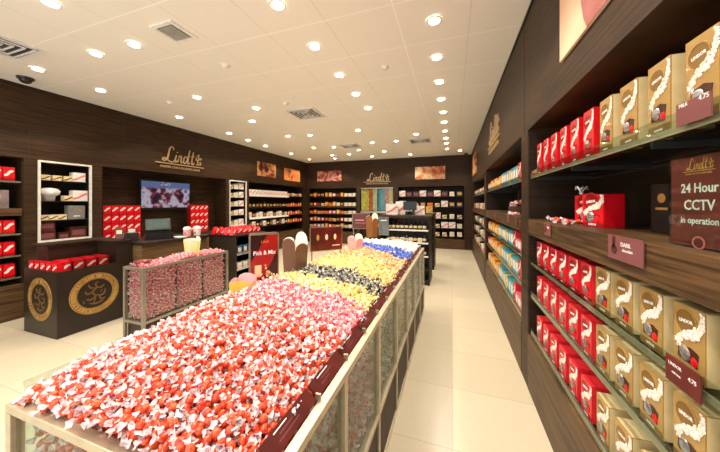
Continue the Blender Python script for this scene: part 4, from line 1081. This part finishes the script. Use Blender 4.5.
# ================================================================== CEILING THINGS
glow = mat('lamp_glow', (255, 244, 225), .5, emit=(255, 240, 214), estr=30.)
def dl_proto():
    t = thing('downlight', '', 'ceiling light')
    m = MB(); Mx = Matrix.Rotation(-PI/2, 4, 'X')     # local -y -> -z
    m.ring(.050, .068, 0, .006, whitep, Matrix.Translation((0,0,-.006)) @ Matrix.Rotation(-PI/2, 4, 'X'), n=24)
    m.build('trim_ring', t)
    MB().lathe([(.049,-.003),(.049,-.001)], glow, n=20).build('lamp', t)
    l = bpy.data.objects.new('spot_lamp', ld); col.objects.link(l); l.parent = t; l.location = (0, 0, -.02)
    return t
LIGHTS = {
 'aisle row over the right-hand floor': [(-.15, 1.85), (-.15, 2.45), (-.16, 3.08), (-.16, 3.72), (-.16, 4.35), (-.15, 4.98), (-.15, 5.60), (-.15, 6.30), (-.15, 7.0), (-.15, 7.6), (-.15, 8.4)],
 'row over the long bin': [(-1.33, 1.25), (-1.33, 1.85), (-1.33, 2.47), (-1.33, 3.12), (-1.34, 3.74), (-1.34, 4.36), (-1.36, 6.92)],
 'row left of the long bin': [(-1.96, 5.61), (-.80, 6.37), (-2.0, 6.9), (-2.0, 8.2), (-2.67, 7.73)],
 'row over the narrow bin': [(-3.03, 1.25), (-3.03, 1.85), (-3.13, 3.76), (-3.17, 5.66), (-3.2, 7.1), (-3.2, 8.3)],
 'row over the cash counter': [(-3.60, 1.83), (-3.65, 3.08), (-3.70, 4.33), (-3.71, 5.57), (-3.8, 7.0), (-3.8, 8.3)],
 'row along the left wall': [(-4.68, 1.20), (-4.68, 1.82), (-4.72, 2.45), (-4.81, 3.69), (-4.83, 4.90), (-4.91, 5.60), (-4.95, 6.33), (-4.95, 7.6), (-4.95, 8.8)],
 'row along the back wall': [(.42-.2, 8.79), (-1.3, 8.95), (-2.6, 8.95), (-4.0, 8.95)],
 'unseen row added beside the entrance': [(-.15, 1.2), (-.15, .5), (-.15, -.2), (-1.33, .5), (-1.33, -.3), (-2.9, .3), (-4.68, .4)],  # out-of-view downlights added to brighten the goods near the camera
}
ld = bpy.data.lights.new('downlight_lamp', 'SPOT'); ld.energy = 46; ld.spot_size = R(118); ld.spot_blend = .4; ld.shadow_soft_size = .06; ld.color = (1., .92, .79)
prl = dl_proto()
for row, pts in LIGHTS.items():
    for i, (x, y) in enumerate(pts):
        o = place(prl, (x, y, ZC-.0005), 0, f'round recessed downlight, {ORD[i]} along the {row}', 'ceiling light', 'ceiling downlights')
def vent(x, y, s, label, slat_m=whitep, n=4, rz=0):
    t = thing('ceiling_vent', label, 'air vent', (x, y, ZC-.0005), rz)
    m = MB(); h = s/2
    m.box(-h, h, -h, -h+.035, -.012, 0, whitep).box(-h, h, h-.035, h, -.012, 0, whitep).box(-h, -h+.035, -h+.035, h-.035, -.012, 0, whitep).box(h-.035, h, -h+.035, h-.035, -.012, 0, whitep); m.build('frame', t)
    MB().box(-h+.036, h-.036, -h+.036, h-.036, -.002, 0, darkgrey).build('backing', t)
    m = MB()
    for k in range(n):
        q = h-.05-k*(h-.05)/n; u = .012
        Mx = Matrix.Identity(4)
        m.box(-q, q, -q, -q+u, -.016, -.003, slat_m).box(-q, q, q-u, q, -.016, -.003, slat_m).box(-q, -q+u, -q+u, q-u, -.016, -.003, slat_m).box(q-u, q, -q+u, q-u, -.016, -.003, slat_m)
    m.build('slat', t)
vent(-2.46, 1.84, .27, 'small square grey grille in the ceiling near the camera', mat('grille_grey', (176, 172, 164), .5), 5)
vent(-4.32, 1.36, .56, 'large square louvred vent at the ceiling left edge')
vent(-2.48, 4.28, .56, 'square louvred vent in the middle of the ceiling')
vent(-2.70, 7.1, .56, 'square louvred vent towards the back of the ceiling')
vent(-.78, 7.1, .56, 'square louvred vent towards the back over the aisle')
for (x, y, lb) in [(-2.49, 2.47, 'smoke detector beside the small grey grille'), (-4.23, 3.09, 'smoke detector above the cash counter'), (-.75, 3.11, 'smoke detector between the bin and aisle downlights'), (-2.52, 3.72, 'smoke detector before the middle ceiling vent')]:
    t = thing('smoke_detector', 'white round ' + lb, 'smoke detector', (x, y, ZC-.0005))
    MB().lathe([(.045,-.012),(.05,-.0)], whitep, n=20).build('base', t); MB().lathe([(.02,-.035),(.032,-.028),(.036,-.013)], whitep, n=20).build('sensor', t)
t = thing('dome_camera', 'dark dome security camera on the ceiling at the left wall', 'security camera', (-5.16, 1.90, ZC-.0005))
MB().lathe([(.075,-.02),(.08,-.0)], darkgrey, n=24).build('base', t); MB().ball((0,0,-.021), .06, black, k=(1,1,.9), nu=20, nv=10).build('dome', t, smooth=True)
t = thing('dome_camera', 'small dark dome camera on the ceiling in the back right corner', 'security camera', (.42, 9.35, ZC-.0005))
MB().lathe([(.06,-.02),(.065,-.0)], darkgrey, n=20).build('base', t); MB().ball((0,0,-.021), .05, black, k=(1,1,.9), nu=16, nv=8).build('dome', t, smooth=True)

# ------------------------------------------------------------------ drop prototypes that were never placed
for o in [gold_box, red_box, gold_box_s, red_box_s, red_gift, small_red, P_white, P_white2, P_brown, P_cream, P_orange, P_red2, P_teal, P_blue, P_yellow, P_or2, P_pinkbox, P_green, P_dark, P_bottle, P_bag, prl] + list(PRO.values()):
    if o.name not in USED: bpy.data.objects.remove(o)

# ------------------------------------------------------------------ daylight from the mall through the open shop front
wd = bpy.data.worlds.new('mall_light'); scene.world = wd; wd.use_nodes = True
wd.node_tree.nodes['Background'].inputs[0].default_value = (.97, 1., .98, 1); wd.node_tree.nodes['Background'].inputs[1].default_value = 2.1

# ------------------------------------------------------------------ camera
cd = bpy.data.cameras.new('camera'); co = bpy.data.objects.new('camera', cd); col.objects.link(co); scene.camera = co
cd.sensor_width = 36; cd.lens = 36*271/720; cd.clip_start = .02
co.location = (0, 0, 1.55); co.rotation_euler = (R(90), 0, R(18.8)); cd.shift_y = -23/720
scene.view_settings.view_transform = 'Standard'; scene.view_settings.look = 'None'; scene.view_settings.gamma = 1; scene.view_settings.exposure = 0.25
